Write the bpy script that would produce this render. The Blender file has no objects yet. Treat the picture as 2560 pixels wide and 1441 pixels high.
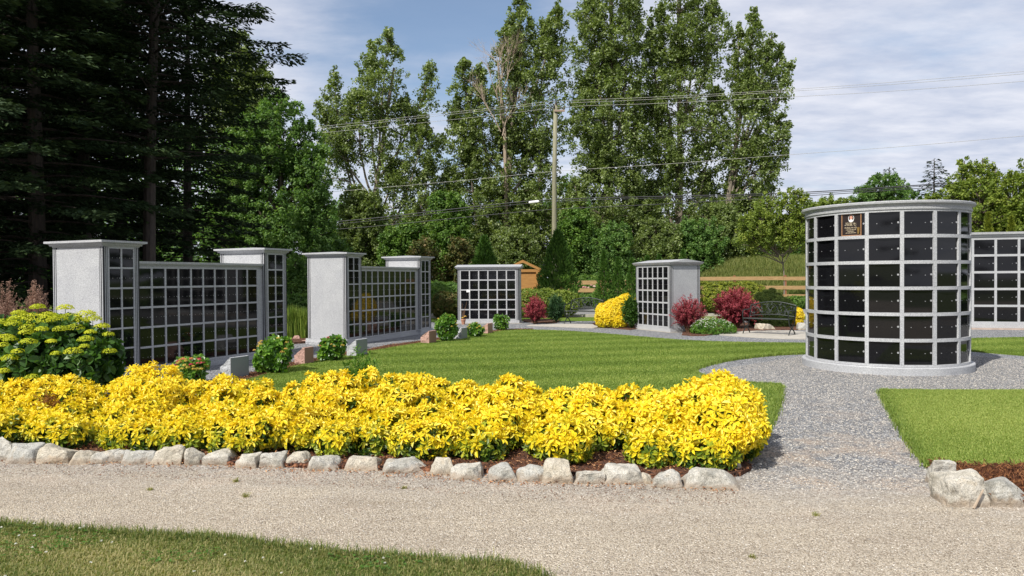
import bpy, bmesh, math, random
import numpy as np
from mathutils import Vector, Matrix, noise as mnoise
R = math.radians
rng = np.random.default_rng(7)
random.seed(7)
scene = bpy.context.scene
COL = scene.collection

# ------------------------------------------------------------------ camera
CAMH, FPX, W0, H0 = 1.6, 1850.0, 2560.0, 1441.0
PITCH, ROLL = R(0.76), R(-0.37)
camd = bpy.data.cameras.new('camera'); cam = bpy.data.objects.new('camera', camd); COL.objects.link(cam)
MR = Matrix.Rotation(R(90) - PITCH, 3, 'X') @ Matrix.Rotation(ROLL, 3, 'Z')
cam.matrix_world = Matrix.Translation((0, 0, CAMH)) @ MR.to_4x4()
camd.sensor_width = 36; camd.lens = FPX / W0 * 36; camd.clip_end = 3000; camd.clip_start = 0.05
scene.camera = cam

# ------------------------------------------------------------------ light
SUN_AZ, SUN_EL = R(221), R(46)          # azimuth measured from +Y towards +X
sund = bpy.data.lights.new('sun', 'SUN'); sund.energy = 4.7; sund.angle = R(0.55); sund.color = (1, 0.95, 0.86)
sun = bpy.data.objects.new('sun', sund); COL.objects.link(sun)
sdir = Vector((math.sin(SUN_AZ) * math.cos(SUN_EL), math.cos(SUN_AZ) * math.cos(SUN_EL), math.sin(SUN_EL)))
sun.rotation_euler = sdir.to_track_quat('Z', 'Y').to_euler()
sun.location = (-20, -20, 30)
world = bpy.data.worlds.new('World'); scene.world = world; world.use_nodes = True
nt = world.node_tree; nt.nodes.clear()
def wn(t, **k):
    n = nt.nodes.new(t)
    for a, b in k.items(): setattr(n, a, b)
    return n
sky = wn('ShaderNodeTexSky', sky_type='NISHITA', sun_disc=False, sun_elevation=SUN_EL, sun_rotation=SUN_AZ, altitude=50, air_density=1.0, dust_density=1.2, ozone_density=1.5)
tc = wn('ShaderNodeTexCoord')
sep = wn('ShaderNodeSeparateXYZ'); nt.links.new(tc.outputs['Generated'], sep.inputs[0])
zc = wn('ShaderNodeMath', operation='MAXIMUM'); zc.inputs[1].default_value = 0.0; nt.links.new(sep.outputs[2], zc.inputs[0])
za = wn('ShaderNodeMath', operation='ADD'); za.inputs[1].default_value = 0.12; nt.links.new(zc.outputs[0], za.inputs[0])
dx = wn('ShaderNodeMath', operation='DIVIDE'); nt.links.new(sep.outputs[0], dx.inputs[0]); nt.links.new(za.outputs[0], dx.inputs[1])
dy = wn('ShaderNodeMath', operation='DIVIDE'); nt.links.new(sep.outputs[1], dy.inputs[0]); nt.links.new(za.outputs[0], dy.inputs[1])
cmb = wn('ShaderNodeCombineXYZ'); nt.links.new(dx.outputs[0], cmb.inputs[0]); nt.links.new(dy.outputs[0], cmb.inputs[1])
mp = wn('ShaderNodeMapping'); mp.inputs['Rotation'].default_value = (0, 0, R(-14)); mp.inputs['Scale'].default_value = (0.75, 1.15, 1); nt.links.new(cmb.outputs[0], mp.inputs[0])
nz = wn('ShaderNodeTexNoise'); nz.inputs['Scale'].default_value = 1.6; nz.inputs['Detail'].default_value = 9; nz.inputs['Roughness'].default_value = 0.58; nt.links.new(mp.outputs[0], nz.inputs[0])
nz2 = wn('ShaderNodeTexNoise'); nz2.inputs['Scale'].default_value = 4.5; nz2.inputs['Detail'].default_value = 8; nz2.inputs['Roughness'].default_value = 0.6; nt.links.new(mp.outputs[0], nz2.inputs[0])
# a clearing in the cloud where the blue shows
def raydir(px, py):
    v = MR @ Vector(((px - W0 / 2) / FPX, -(py - H0 / 2) / FPX, -1)); return v.normalized()
cd = raydir(1130, 20)
dist = wn('ShaderNodeVectorMath', operation='DISTANCE'); dist.inputs[1].default_value = cd; nt.links.new(tc.outputs['Generated'], dist.inputs[0])
clr = wn('ShaderNodeMapRange'); clr.inputs[1].default_value = 0.0; clr.inputs[2].default_value = 0.30; clr.inputs[3].default_value = -0.32; clr.inputs[4].default_value = 0.2; nt.links.new(dist.outputs['Value'], clr.inputs[0])
ad = wn('ShaderNodeMath', operation='ADD'); nt.links.new(nz.outputs[0], ad.inputs[0]); nt.links.new(clr.outputs[0], ad.inputs[1])
rmp = wn('ShaderNodeMapRange', interpolation_type='SMOOTHSTEP'); rmp.inputs[1].default_value = 0.22; rmp.inputs[2].default_value = 0.72; rmp.inputs[3].default_value = 0.06; rmp.inputs[4].default_value = 0.93; nt.links.new(ad.outputs[0], rmp.inputs[0])
cr = wn('ShaderNodeValToRGB'); cr.color_ramp.elements[0].position = 0.36; cr.color_ramp.elements[0].color = (4.15, 4.5, 5.5, 1)
cr.color_ramp.elements[1].position = 0.66; cr.color_ramp.elements[1].color = (5.9, 6.0, 6.6, 1); nt.links.new(nz2.outputs[0], cr.inputs[0])
mx = wn('ShaderNodeMix', data_type='RGBA'); nt.links.new(rmp.outputs[0], mx.inputs[0]); nt.links.new(sky.outputs[0], mx.inputs[6]); nt.links.new(cr.outputs[0], mx.inputs[7])
bg = wn('ShaderNodeBackground'); bg.inputs[1].default_value = 0.112; nt.links.new(mx.outputs[2], bg.inputs[0])
wo = wn('ShaderNodeOutputWorld'); nt.links.new(bg.outputs[0], wo.inputs[0])
scene.view_settings.view_transform = 'Standard'; scene.view_settings.look = 'None'
scene.view_settings.exposure = 0.35; scene.view_settings.gamma = 1.0

# ------------------------------------------------------------------ calibration helpers
def ray(px, py):
    return MR @ Vector(((px - W0 / 2) / FPX, -(py - H0 / 2) / FPX, -1))
def G(px, py, z=0.0):
    r = ray(px, py); t = (z - CAMH) / r.z
    return np.array((r.x * t, r.y * t, z))
def P(px, py, Y):
    r = ray(px, py); t = Y / r.y
    return np.array((r.x * t, Y, CAMH + r.z * t))

# ------------------------------------------------------------------ mesh builder
class MB:
    def __init__(s): s.v = []; s.f = []; s.m = []; s.a = []; s.n = 0
    def add(s, v, f, mi=0, a=None):
        v = np.asarray(v, float).reshape(-1, 3)
        s.v.append(v); s.a.append(np.full(len(v), 0.5) if a is None else np.broadcast_to(np.asarray(a, float), (len(v),)))
        if isinstance(f, np.ndarray):
            s.f.append(f + s.n); s.m.append(np.full(len(f), mi))
        else:
            by = {}
            for q in f: by.setdefault(len(q), []).append(q)
            for k, qs in by.items():
                s.f.append(np.array(qs) + s.n); s.m.append(np.full(len(qs), mi))
        s.n += len(v)
        return s
    def box(s, x0, x1, y0, y1, z0, z1, mi=0):
        v = [(x0, y0, z0), (x1, y0, z0), (x1, y1, z0), (x0, y1, z0), (x0, y0, z1), (x1, y0, z1), (x1, y1, z1), (x0, y1, z1)]
        return s.add(v, [(0, 3, 2, 1), (4, 5, 6, 7), (0, 1, 5, 4), (1, 2, 6, 5), (2, 3, 7, 6), (3, 0, 4, 7)], mi)
    def tube(s, pts, rad, seg=6, mi=0, cap=True):
        pts = np.asarray(pts, float); n = len(pts)
        rad = np.broadcast_to(np.asarray(rad, float), (n,))
        tan = np.gradient(pts, axis=0); tan /= np.linalg.norm(tan, axis=1)[:, None] + 1e-9
        up = np.array((0, 0, 1.0)) if abs(tan[0][2]) < 0.9 else np.array((1.0, 0, 0))
        vs = []
        sx = np.cross(tan[0], up); sx /= np.linalg.norm(sx)
        for i in range(n):
            sx = sx - tan[i] * sx.dot(tan[i]); sx /= np.linalg.norm(sx) + 1e-9
            sy = np.cross(tan[i], sx)
            an = np.arange(seg) * 2 * math.pi / seg
            vs.append(pts[i] + rad[i] * (np.cos(an)[:, None] * sx + np.sin(an)[:, None] * sy))
        f = []
        for i in range(n - 1):
            for k in range(seg):
                k2 = (k + 1) % seg
                f.append((i * seg + k, i * seg + k2, (i + 1) * seg + k2, (i + 1) * seg + k))
        s.add(np.concatenate(vs), f, mi)
        if cap:
            s.f.append(np.array([[(s.n - seg) + k for k in range(seg)]])); s.m.append(np.array([mi]))
            s.f.append(np.array([[(s.n - n * seg) + k for k in range(seg - 1, -1, -1)]])); s.m.append(np.array([mi]))
        return s
    def build(s, name, mats, parent=None, smooth=False, loc=None):
        me = bpy.data.meshes.new(name)
        V = np.concatenate(s.v); me.vertices.add(len(V)); me.vertices.foreach_set('co', V.ravel().astype(np.float32))
        lt = np.concatenate([np.full(len(f), f.shape[1]) for f in s.f]).astype(np.int32)
        li = np.concatenate([f.ravel() for f in s.f]).astype(np.int32)
        me.loops.add(len(li)); me.loops.foreach_set('vertex_index', li)
        me.polygons.add(len(lt)); st = np.concatenate(([0], np.cumsum(lt)[:-1])).astype(np.int32)
        me.polygons.foreach_set('loop_start', st); me.polygons.foreach_set('loop_total', lt)
        me.polygons.foreach_set('material_index', np.concatenate(s.m).astype(np.int32))
        me.polygons.foreach_set('use_smooth', np.full(len(lt), bool(smooth)))
        at = me.attributes.new('tint', 'FLOAT', 'POINT'); at.data.foreach_set('value', np.concatenate(s.a).astype(np.float32))
        me.update(calc_edges=True); me.validate()
        for m in (mats if isinstance(mats, (list, tuple)) else [mats]): me.materials.append(m)
        o = bpy.data.objects.new(name, me); COL.objects.link(o)
        if parent is not None: o.parent = parent
        if loc is not None: o.location = loc
        return o
def tag(o, label=None, cat=None, group=None, kind=None):
    if label: o['label'] = label
    if cat: o['category'] = cat
    if group: o['group'] = group
    if kind: o['kind'] = kind
    return o
def empty(name, loc, rz, label, cat, group=None):
    o = bpy.data.objects.new(name, None); COL.objects.link(o); o.location = loc; o.rotation_euler = (0, 0, rz); o.empty_display_size = 0.3
    return tag(o, label, cat, group)

# ------------------------------------------------------------------ materials
def new_mat(name):
    m = bpy.data.materials.new(name); m.use_nodes = True
    n = m.node_tree; b = n.nodes['Principled BSDF']
    return m, n, b
def nd(n, t, **k):
    x = n.nodes.new(t)
    for a, b in k.items(): setattr(x, a, b)
    return x
def ramp(n, cols, fac):
    r = nd(n, 'ShaderNodeValToRGB'); e = r.color_ramp.elements
    while len(e) < len(cols): e.new(0.5)
    for i, (p, c) in enumerate(cols):
        e[i].position = p; e[i].color = (*c, 1)
    n.links.new(fac, r.inputs[0]); return r
def noise(n, scale, detail=4, rough=0.55, vec=None, dim='3D'):
    x = nd(n, 'ShaderNodeTexNoise'); x.inputs['Scale'].default_value = scale; x.inputs['Detail'].default_value = detail; x.inputs['Roughness'].default_value = rough
    if vec is not None: n.links.new(vec, x.inputs['Vector'])
    return x
def ocoord(n, which='Object'):
    return nd(n, 'ShaderNodeTexCoord').outputs[which]
def bump(n, b, h, strength, dist):
    x = nd(n, 'ShaderNodeBump'); x.inputs['Strength'].default_value = strength; x.inputs['Distance'].default_value = dist
    n.links.new(h, x.inputs['Height']); n.links.new(x.outputs[0], b.inputs['Normal']); return x
def mixc(n, fac, a, b, mode='MIX'):
    x = nd(n, 'ShaderNodeMix', data_type='RGBA', blend_type=mode)
    for i, v in ((0, fac), (6, a), (7, b)):
        if isinstance(v, bpy.types.NodeSocket): n.links.new(v, x.inputs[i])
        elif isinstance(v, (int, float)): x.inputs[i].default_value = v
        else: x.inputs[i].default_value = (*v, 1)
    return x.outputs[2]

def leaf_mat(name, cols, trans=0.3, rough=0.5, tcol=None, spec=0.35):
    m, n, b = new_mat(name)
    at = nd(n, 'ShaderNodeAttribute', attribute_name='tint')
    r = ramp(n, cols, at.outputs['Fac'])
    n.links.new(r.outputs[0], b.inputs['Base Color']); b.inputs['Roughness'].default_value = rough
    b.inputs['Specular IOR Level'].default_value = spec
    t = nd(n, 'ShaderNodeBsdfTranslucent')
    c = mixc(n, 1.0, r.outputs[0], tcol if tcol else (1.3, 1.35, 0.6), 'MULTIPLY'); n.links.new(c, t.inputs[0])
    mxs = nd(n, 'ShaderNodeMixShader'); mxs.inputs[0].default_value = trans
    n.links.new(b.outputs[0], mxs.inputs[1]); n.links.new(t.outputs[0], mxs.inputs[2])
    n.links.new(mxs.outputs[0], n.nodes['Material Output'].inputs[0])
    return m

def granite(name, light, dark, scale=260, rough=0.55, bumpd=0.0):
    m, n, b = new_mat(name); v = ocoord(n)
    a = noise(n, scale, 2, 0.7, v); c = noise(n, scale * 0.35, 3, 0.6, v); big = noise(n, 3, 3, 0.5, v)
    s = nd(n, 'ShaderNodeMath', operation='MULTIPLY_ADD'); n.links.new(a.outputs[0], s.inputs[0]); s.inputs[1].default_value = 0.6
    t = nd(n, 'ShaderNodeMath', operation='MULTIPLY'); n.links.new(c.outputs[0], t.inputs[0]); t.inputs[1].default_value = 0.4; n.links.new(t.outputs[0], s.inputs[2])
    mid = tuple((x + y) / 2 for x, y in zip(light, dark))
    r = ramp(n, [(0.34, dark), (0.47, mid), (0.56, light), (0.8, tuple(min(1, x * 1.1) for x in light))], s.outputs[0])
    rr = ramp(n, [(0.3, (0.88, 0.88, 0.9)), (0.7, (1, 1, 1))], big.outputs[0])
    n.links.new(mixc(n, 1.0, r.outputs[0], rr.outputs[0], 'MULTIPLY'), b.inputs['Base Color'])
    b.inputs['Roughness'].default_value = rough
    if bumpd: 
        q = noise(n, 22, 6, 0.65, v); bump(n, b, q.outputs[0], 0.9, bumpd)
    return m
M = {}
M['granite'] = granite('grey_granite', (0.50, 0.51, 0.525), (0.20, 0.205, 0.22), 170)
M['granite_rock'] = granite('rock_faced_granite', (0.52, 0.53, 0.55), (0.24, 0.25, 0.26), 170, 0.8, 0.03)
M['pinkgranite'] = granite('pink_granite', (0.36, 0.20, 0.16), (0.16, 0.085, 0.07), 300, 0.35)
M['pinkrock'] = granite('rough_pink_granite', (0.52, 0.33, 0.27), (0.30, 0.17, 0.14), 200, 0.85, 0.03)
M['greypolish'] = granite('polished_grey_granite', (0.26, 0.28, 0.29), (0.12, 0.13, 0.14), 300, 0.3)
m, n, b = new_mat('black_granite'); v = ocoord(n); a = noise(n, 400, 2, 0.6, v)
r = ramp(n, [(0.4, (0.003, 0.003, 0.004)), (0.75, (0.012, 0.012, 0.014))], a.outputs[0]); n.links.new(r.outputs[0], b.inputs['Base Color'])
b.inputs['Roughness'].default_value = 0.04; b.inputs['IOR'].default_value = 1.45
M['black'] = m
m, n, b = new_mat('dark_groove'); b.inputs['Base Color'].default_value = (0.012, 0.012, 0.018, 1); b.inputs['Roughness'].default_value = 0.5; M['groove'] = m
m, n, b = new_mat('steel_stud'); b.inputs['Base Color'].default_value = (0.55, 0.55, 0.57, 1); b.inputs['Metallic'].default_value = 0.7; b.inputs['Roughness'].default_value = 0.35; M['stud'] = m
def plain(name, c, rough=0.6, metal=0, nscale=None, var=0.25, bd=0):
    m, n, b = new_mat(name); b.inputs['Roughness'].default_value = rough; b.inputs['Metallic'].default_value = metal
    v = ocoord(n); a = noise(n, nscale or 12, 5, 0.6, v)
    r = ramp(n, [(0.3, tuple(x * (1 - var) for x in c)), (0.7, tuple(min(1, x * (1 + var)) for x in c))], a.outputs[0]); n.links.new(r.outputs[0], b.inputs['Base Color'])
    if bd: bump(n, b, a.outputs[0], 0.8, bd)
    return m
M['bronze'] = plain('bronze', (0.42, 0.23, 0.12), 0.45, 0.5, 60)
M['plaqueback'] = plain('dark_bronze', (0.018, 0.010, 0.009), 0.5, 0.2, 90)
M['gold'] = plain('gold_lettering', (0.62, 0.52, 0.36), 0.5, 0.2, 60)
M['vase'] = plain('gilt_vase', (0.33, 0.21, 0.07), 0.4, 0.4, 80)
M['skin'] = plain('portrait_skin', (0.55, 0.27, 0.2), 0.6, 0, 10, 0.1)
M['white'] = plain('white_paper', (0.8, 0.8, 0.8), 0.6, 0, 10, 0.04)
M['hair'] = plain('portrait_hair', (0.02, 0.013, 0.012), 0.6)
M['iron'] = plain('cast_iron', (0.022, 0.028, 0.026), 0.45, 0.3, 50)
M['concrete'] = plain('concrete', (0.38, 0.355, 0.31), 0.9, 0, 6, 0.14, 0.004)
M['padconcrete'] = plain('stained_concrete', (0.42, 0.33, 0.28), 0.9, 0, 6, 0.2, 0.004)
M['asphalt'] = plain('asphalt', (0.19, 0.19, 0.185), 0.9, 0, 60, 0.15, 0.004)
M['wire'] = plain('cable', (0.025, 0.025, 0.03), 0.5)
M['wirelight'] = plain('aluminium_cable', (0.42, 0.41, 0.38), 0.4, 0.3)
M['terracotta'] = plain('clay_pot', (0.40, 0.2, 0.13), 0.8)
M['twig'] = plain('dry_twig', (0.16, 0.09, 0.05), 0.85)
M['paintgrey'] = plain('weathered_timber', (0.3, 0.22, 0.17), 0.8, 0, 20)
def wood(name, c1, c2, axis_scale=(1, 1, 12)):
    m, n, b = new_mat(name); v = ocoord(n); mpn = nd(n, 'ShaderNodeMapping'); mpn.inputs['Scale'].default_value = axis_scale; n.links.new(v, mpn.inputs[0])
    a = noise(n, 3, 8, 0.65, mpn.outputs[0]); r = ramp(n, [(0.3, c1), (0.7, c2)], a.outputs[0]); n.links.new(r.outputs[0], b.inputs['Base Color'])
    b.inputs['Roughness'].default_value = 0.75; bump(n, b, a.outputs[0], 0.4, 0.01); return m
M['cedar'] = wood('cedar_boards', (0.27, 0.125, 0.03), (0.44, 0.23, 0.065))
M['fence'] = wood('fence_timber', (0.22, 0.13, 0.05), (0.42, 0.28, 0.13))
M['fencepost'] = wood('fence_post_timber', (0.17, 0.06, 0.03), (0.26, 0.11, 0.05), (8, 8, 1))
M['pole'] = wood('pole_timber', (0.15, 0.145, 0.09), (0.29, 0.275, 0.185), (10, 10, 0.6))
M['bark'] = wood('tree_bark', (0.045, 0.032, 0.024), (0.13, 0.10, 0.075), (6, 6, 1))
M['darkbark'] = wood('conifer_bark', (0.02, 0.015, 0.012), (0.07, 0.052, 0.042), (6, 6, 1))
M['palebark'] = wood('pale_tree_bark', (0.10, 0.08, 0.06), (0.26, 0.22, 0.17), (6, 6, 1))
M['deadwood'] = wood('dead_wood', (0.22, 0.16, 0.11), (0.42, 0.34, 0.26), (6, 6, 1))
# boulder
m, n, b = new_mat('field_stone'); v = ocoord(n); oi = nd(n, 'ShaderNodeObjectInfo')
ofs = nd(n, 'ShaderNodeVectorMath', operation='MULTIPLY_ADD'); n.links.new(v, ofs.inputs[0]); ofs.inputs[1].default_value = (1, 1, 1)
rv = nd(n, 'ShaderNodeVectorMath', operation='SCALE'); cmbr = nd(n, 'ShaderNodeCombineXYZ')
for i in range(3): n.links.new(oi.outputs['Random'], cmbr.inputs[i])
n.links.new(cmbr.outputs[0], rv.inputs[0]); rv.inputs['Scale'].default_value = 50; n.links.new(rv.outputs[0], ofs.inputs[2])
a = noise(n, 140, 3, 0.75, ofs.outputs[0]); c = noise(n, 7, 6, 0.65, ofs.outputs[0]); vein = noise(n, 3.0, 5, 0.6, ofs.outputs[0]); vein.inputs['Distortion'].default_value = 2.5
r1 = ramp(n, [(0.33, (0.15, 0.15, 0.145)), (0.44, (0.42, 0.41, 0.38)), (0.56, (0.58, 0.57, 0.54)), (0.8, (0.72, 0.71, 0.69))], a.outputs[0])
r2 = ramp(n, [(0.25, (0.50, 0.52, 0.52)), (0.42, (0.82, 0.80, 0.76)), (0.55, (1, 1, 1)), (0.72, (1, 0.90, 0.76))], c.outputs[0])
r3 = ramp(n, [(0.47, (1, 1, 1)), (0.5, (0.72, 0.73, 0.74)), (0.53, (1, 1, 1))], vein.outputs[0])
r4 = ramp(n, [(0.0, (0.80, 0.82, 0.84)), (0.5, (1, 1, 1)), (1.0, (1.0, 0.93, 0.82))], oi.outputs['Random'])
x = mixc(n, 1.0, mixc(n, 1.0, r1.outputs[0], r2.outputs[0], 'MULTIPLY'), r3.outputs[0], 'MULTIPLY')
x = mixc(n, 1.0, mixc(n, 1.0, x, r4.outputs[0], 'MULTIPLY'), (0.9, 0.89, 0.86), 'MULTIPLY')
spz = nd(n, 'ShaderNodeSeparateXYZ'); n.links.new(v, spz.inputs[0]); zz = nd(n, 'ShaderNodeMath', operation='MULTIPLY_ADD'); n.links.new(c.outputs[0], zz.inputs[0]); zz.inputs[1].default_value = -.16; n.links.new(spz.outputs[2], zz.inputs[2])
dm = nd(n, 'ShaderNodeMapRange', interpolation_type='SMOOTHSTEP'); dm.inputs[1].default_value = -.015; dm.inputs[2].default_value = -.065; dm.inputs[3].default_value = 0; dm.inputs[4].default_value = .6; n.links.new(zz.outputs[0], dm.inputs[0])
n.links.new(mixc(n, dm.outputs[0], x, (0.25, 0.18, 0.12)), b.inputs['Base Color']); b.inputs['Roughness'].default_value = 0.85
bn = noise(n, 38, 8, 0.7, ofs.outputs[0]); bump(n, b, bn.outputs[0], 0.8, 0.012); M['stone'] = m

# gravel: grey chips behind, tan fines on the near path
m, n, b = new_mat('gravel'); v = ocoord(n)
def vor(sc, vec, feat='F1'):
    x = nd(n, 'ShaderNodeTexVoronoi', feature=feat); x.inputs['Scale'].default_value = sc; n.links.new(vec, x.inputs['Vector']); return x
vo = vor(58, v); vo2 = vor(135, v)
bwg = nd(n, 'ShaderNodeSeparateColor'); n.links.new(vo.outputs['Color'], bwg.inputs[0])
bwt = nd(n, 'ShaderNodeSeparateColor'); n.links.new(vo2.outputs['Color'], bwt.inputs[0])
grey = ramp(n, [(0.0, (0.05, 0.053, 0.062)), (0.35, (0.125, 0.13, 0.145)), (0.72, (0.24, 0.25, 0.265)), (0.9, (0.42, 0.42, 0.42)), (1.0, (0.62, 0.61, 0.58))], bwg.outputs[0])
tan = ramp(n, [(0.0, (0.20, 0.16, 0.115)), (0.3, (0.39, 0.33, 0.255)), (0.7, (0.54, 0.465, 0.37)), (1.0, (0.72, 0.655, 0.55))], bwt.outputs[0])
edge = ramp(n, [(0.0, (1, 1, 1)), (0.55, (0.95, 0.95, 0.95)), (0.9, (0.45, 0.45, 0.46))], vo.outputs['Distance'])
grey2 = mixc(n, 0.5, grey.outputs[0], mixc(n, 1.0, grey.outputs[0], edge.outputs[0], 'MULTIPLY'))
sp = nd(n, 'ShaderNodeSeparateXYZ'); n.links.new(v, sp.inputs[0])
nw = noise(n, 1.1, 6, 0.65, v); nwf = noise(n, 6, 5, 0.7, v)
# boundary: tan for Y below line
s1 = nd(n, 'ShaderNodeMath', operation='MULTIPLY_ADD'); n.links.new(nw.outputs[0], s1.inputs[0]); s1.inputs[1].default_value = 3.4; n.links.new(sp.outputs[1], s1.inputs[2])
s1b = nd(n, 'ShaderNodeMath', operation='MULTIPLY_ADD'); n.links.new(nwf.outputs[0], s1b.inputs[0]); s1b.inputs[1].default_value = 0.8; n.links.new(s1.outputs[0], s1b.inputs[2])
s2 = nd(n, 'ShaderNodeMath', operation='MULTIPLY_ADD'); n.links.new(sp.outputs[0], s2.inputs[0]); s2.inputs[1].default_value = -0.16; s2.inputs[2].default_value = 0.0
s3 = nd(n, 'ShaderNodeMath', operation='SUBTRACT'); n.links.new(s1b.outputs[0], s3.inputs[0]); n.links.new(s2.outputs[0], s3.inputs[1])
f = nd(n, 'ShaderNodeMapRange', interpolation_type='SMOOTHSTEP'); f.inputs[1].default_value = 6.9; f.inputs[2].default_value = 9.0; n.links.new(s3.outputs[0], f.inputs[0])
# brown fines showing through the grey path
bp = nd(n, 'ShaderNodeMapRange', interpolation_type='SMOOTHSTEP'); bp.inputs[1].default_value = 0.48; bp.inputs[2].default_value = 0.62; n.links.new(nw.outputs[0], bp.inputs[0])
near = nd(n, 'ShaderNodeMapRange'); near.inputs[1].default_value = 10.5; near.inputs[2].default_value = 7.0; n.links.new(sp.outputs[1], near.inputs[0])
bm_ = nd(n, 'ShaderNodeMath', operation='MULTIPLY'); n.links.new(bp.outputs[0], bm_.inputs[0]); n.links.new(near.outputs[0], bm_.inputs[1])
brown = ramp(n, [(0.0, (0.16, 0.12, 0.09)), (0.5, (0.31, 0.25, 0.20)), (1.0, (0.5, 0.44, 0.38))], bwt.outputs[0])
g3 = mixc(n, bm_.outputs[0], grey2, brown.outputs[0])
mpt = nd(n, 'ShaderNodeMapping'); mpt.inputs['Scale'].default_value = (0.55, 1.7, 1); n.links.new(v, mpt.inputs[0])
big = ramp(n, [(0.32, (0.78, 0.745, 0.70)), (0.44, (0.97, 0.955, 0.935)), (0.62, (1.10, 1.09, 1.06))], noise(n, 1.3, 7, 0.68, mpt.outputs[0]).outputs[0])
tan2 = mixc(n, 1.0, tan.outputs[0], big.outputs[0], 'MULTIPLY')
n.links.new(mixc(n, f.outputs[0], tan2, g3), b.inputs['Base Color']); b.inputs['Roughness'].default_value = 0.95
hh = nd(n, 'ShaderNodeMix', data_type='FLOAT'); n.links.new(f.outputs[0], hh.inputs[0]); n.links.new(vo2.outputs['Distance'], hh.inputs[2]); n.links.new(vo.outputs['Distance'], hh.inputs[3])
bp2 = bump(n, b, hh.outputs[0], 1.0, 0.014); bp2.invert = True
M['gravel'] = m
# lawn soil/grass sheet
def turf(name, c1, c2, c3, sc=60):
    m, n, b = new_mat(name); v = ocoord(n); a = noise(n, sc, 5, 0.75, v); c = noise(n, 0.8, 5, 0.65, v)
    r = ramp(n, [(0.3, c1), (0.5, c2), (0.72, c3)], a.outputs[0]); r2 = ramp(n, [(0.3, (0.75, 0.85, 0.8)), (0.6, (1.1, 1.03, 0.95))], c.outputs[0])
    n.links.new(mixc(n, 1.0, r.outputs[0], r2.outputs[0], 'MULTIPLY'), b.inputs['Base Color']); b.inputs['Roughness'].default_value = 0.9
    b.inputs['Specular IOR Level'].default_value = 0.1
    bump(n, b, a.outputs[0], 1.0, 0.03); return m
M['turf'] = turf('turf', (0.05, 0.09, 0.014), (0.12, 0.19, 0.03), (0.22, 0.29, 0.06))
M['field'] = turf('rough_field', (0.04, 0.06, 0.015), (0.09, 0.13, 0.03), (0.16, 0.19, 0.06), 8)
m, n, b = new_mat('bark_mulch'); v = ocoord(n); vo = nd(n, 'ShaderNodeTexVoronoi'); vo.inputs['Scale'].default_value = 34
mpn = nd(n, 'ShaderNodeMapping'); mpn.inputs['Scale'].default_value = (1, 2.5, 1); n.links.new(v, mpn.inputs[0]); n.links.new(mpn.outputs[0], vo.inputs['Vector'])
se = nd(n, 'ShaderNodeSeparateColor'); n.links.new(vo.outputs['Color'], se.inputs[0])
r = ramp(n, [(0, (0.025, 0.010, 0.006)), (0.5, (0.10, 0.038, 0.02)), (1, (0.26, 0.11, 0.055))], se.outputs[0]); n.links.new(r.outputs[0], b.inputs['Base Color']); b.inputs['Roughness'].default_value = 0.95
bb = bump(n, b, vo.outputs['Distance'], 1.0, 0.03); bb.invert = True; M['mulch'] = m
M['chip'] = leaf_mat('bark_chip', [(0, (0.05, 0.02, 0.012)), (0.4, (0.16, 0.06, 0.028)), (0.75, (0.33, 0.15, 0.06)), (1, (0.55, 0.33, 0.17))], 0.0, 0.9)
M['pebble'] = leaf_mat('loose_pebble', [(0, (0.12, 0.12, 0.125)), (0.35, (0.24, 0.235, 0.23)), (0.7, (0.48, 0.44, 0.385)), (1, (0.78, 0.75, 0.7))], 0.0, 0.9)

GR = lambda a, b, c: [(0.0, a), (0.5, b), (1.0, c)]
M['lawnblade'] = leaf_mat('lawn_blade', GR((0.085, 0.135, 0.02), (0.195, 0.285, 0.05), (0.40, 0.45, 0.13)), 0.4, 0.6)
M['dryblade'] = leaf_mat('rough_grass_blade', [(0.0, (0.03, 0.08, 0.01)), (0.35, (0.10, 0.15, 0.03)), (0.65, (0.23, 0.24, 0.07)), (1.0, (0.46, 0.40, 0.20))], 0.35, 0.6)
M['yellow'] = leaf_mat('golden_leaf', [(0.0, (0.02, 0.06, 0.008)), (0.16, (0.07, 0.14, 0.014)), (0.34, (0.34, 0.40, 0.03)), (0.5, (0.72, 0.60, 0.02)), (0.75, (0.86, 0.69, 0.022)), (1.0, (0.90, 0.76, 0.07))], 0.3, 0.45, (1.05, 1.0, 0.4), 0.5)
M['brownleaf'] = leaf_mat('dead_leaf', GR((0.10, 0.04, 0.01), (0.25, 0.11, 0.02), (0.5, 0.26, 0.04)), 0.2, 0.7, (1, 1, 1))
M['conifer'] = leaf_mat('conifer_needles', GR((0.007, 0.014, 0.007), (0.018, 0.036, 0.014), (0.05, 0.08, 0.026)), 0.06, 0.7, None, 0.15)
M['maple'] = leaf_mat('maple_leaf', GR((0.05, 0.11, 0.028), (0.115, 0.22, 0.052), (0.24, 0.36, 0.10)), 0.42, 0.55)
M['cotton'] = leaf_mat('cottonwood_leaf', GR((0.07, 0.105, 0.028), (0.155, 0.215, 0.055), (0.33, 0.40, 0.15)), 0.42, 0.42, None, 0.6)
M['bright'] = leaf_mat('young_leaf', GR((0.045, 0.105, 0.018), (0.11, 0.21, 0.034), (0.22, 0.33, 0.07)), 0.35, 0.5)
M['limetree'] = leaf_mat('light_green_leaf', GR((0.07, 0.12, 0.018), (0.18, 0.25, 0.036), (0.34, 0.39, 0.08)), 0.35, 0.5)
M['thuja'] = leaf_mat('cedar_spray', GR((0.025, 0.07, 0.012), (0.07, 0.155, 0.022), (0.17, 0.28, 0.045)), 0.2, 0.6)
M['goldthuja'] = leaf_mat('golden_cedar_spray', GR((0.07, 0.11, 0.01), (0.18, 0.22, 0.02), (0.34, 0.36, 0.04)), 0.2, 0.6)
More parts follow.
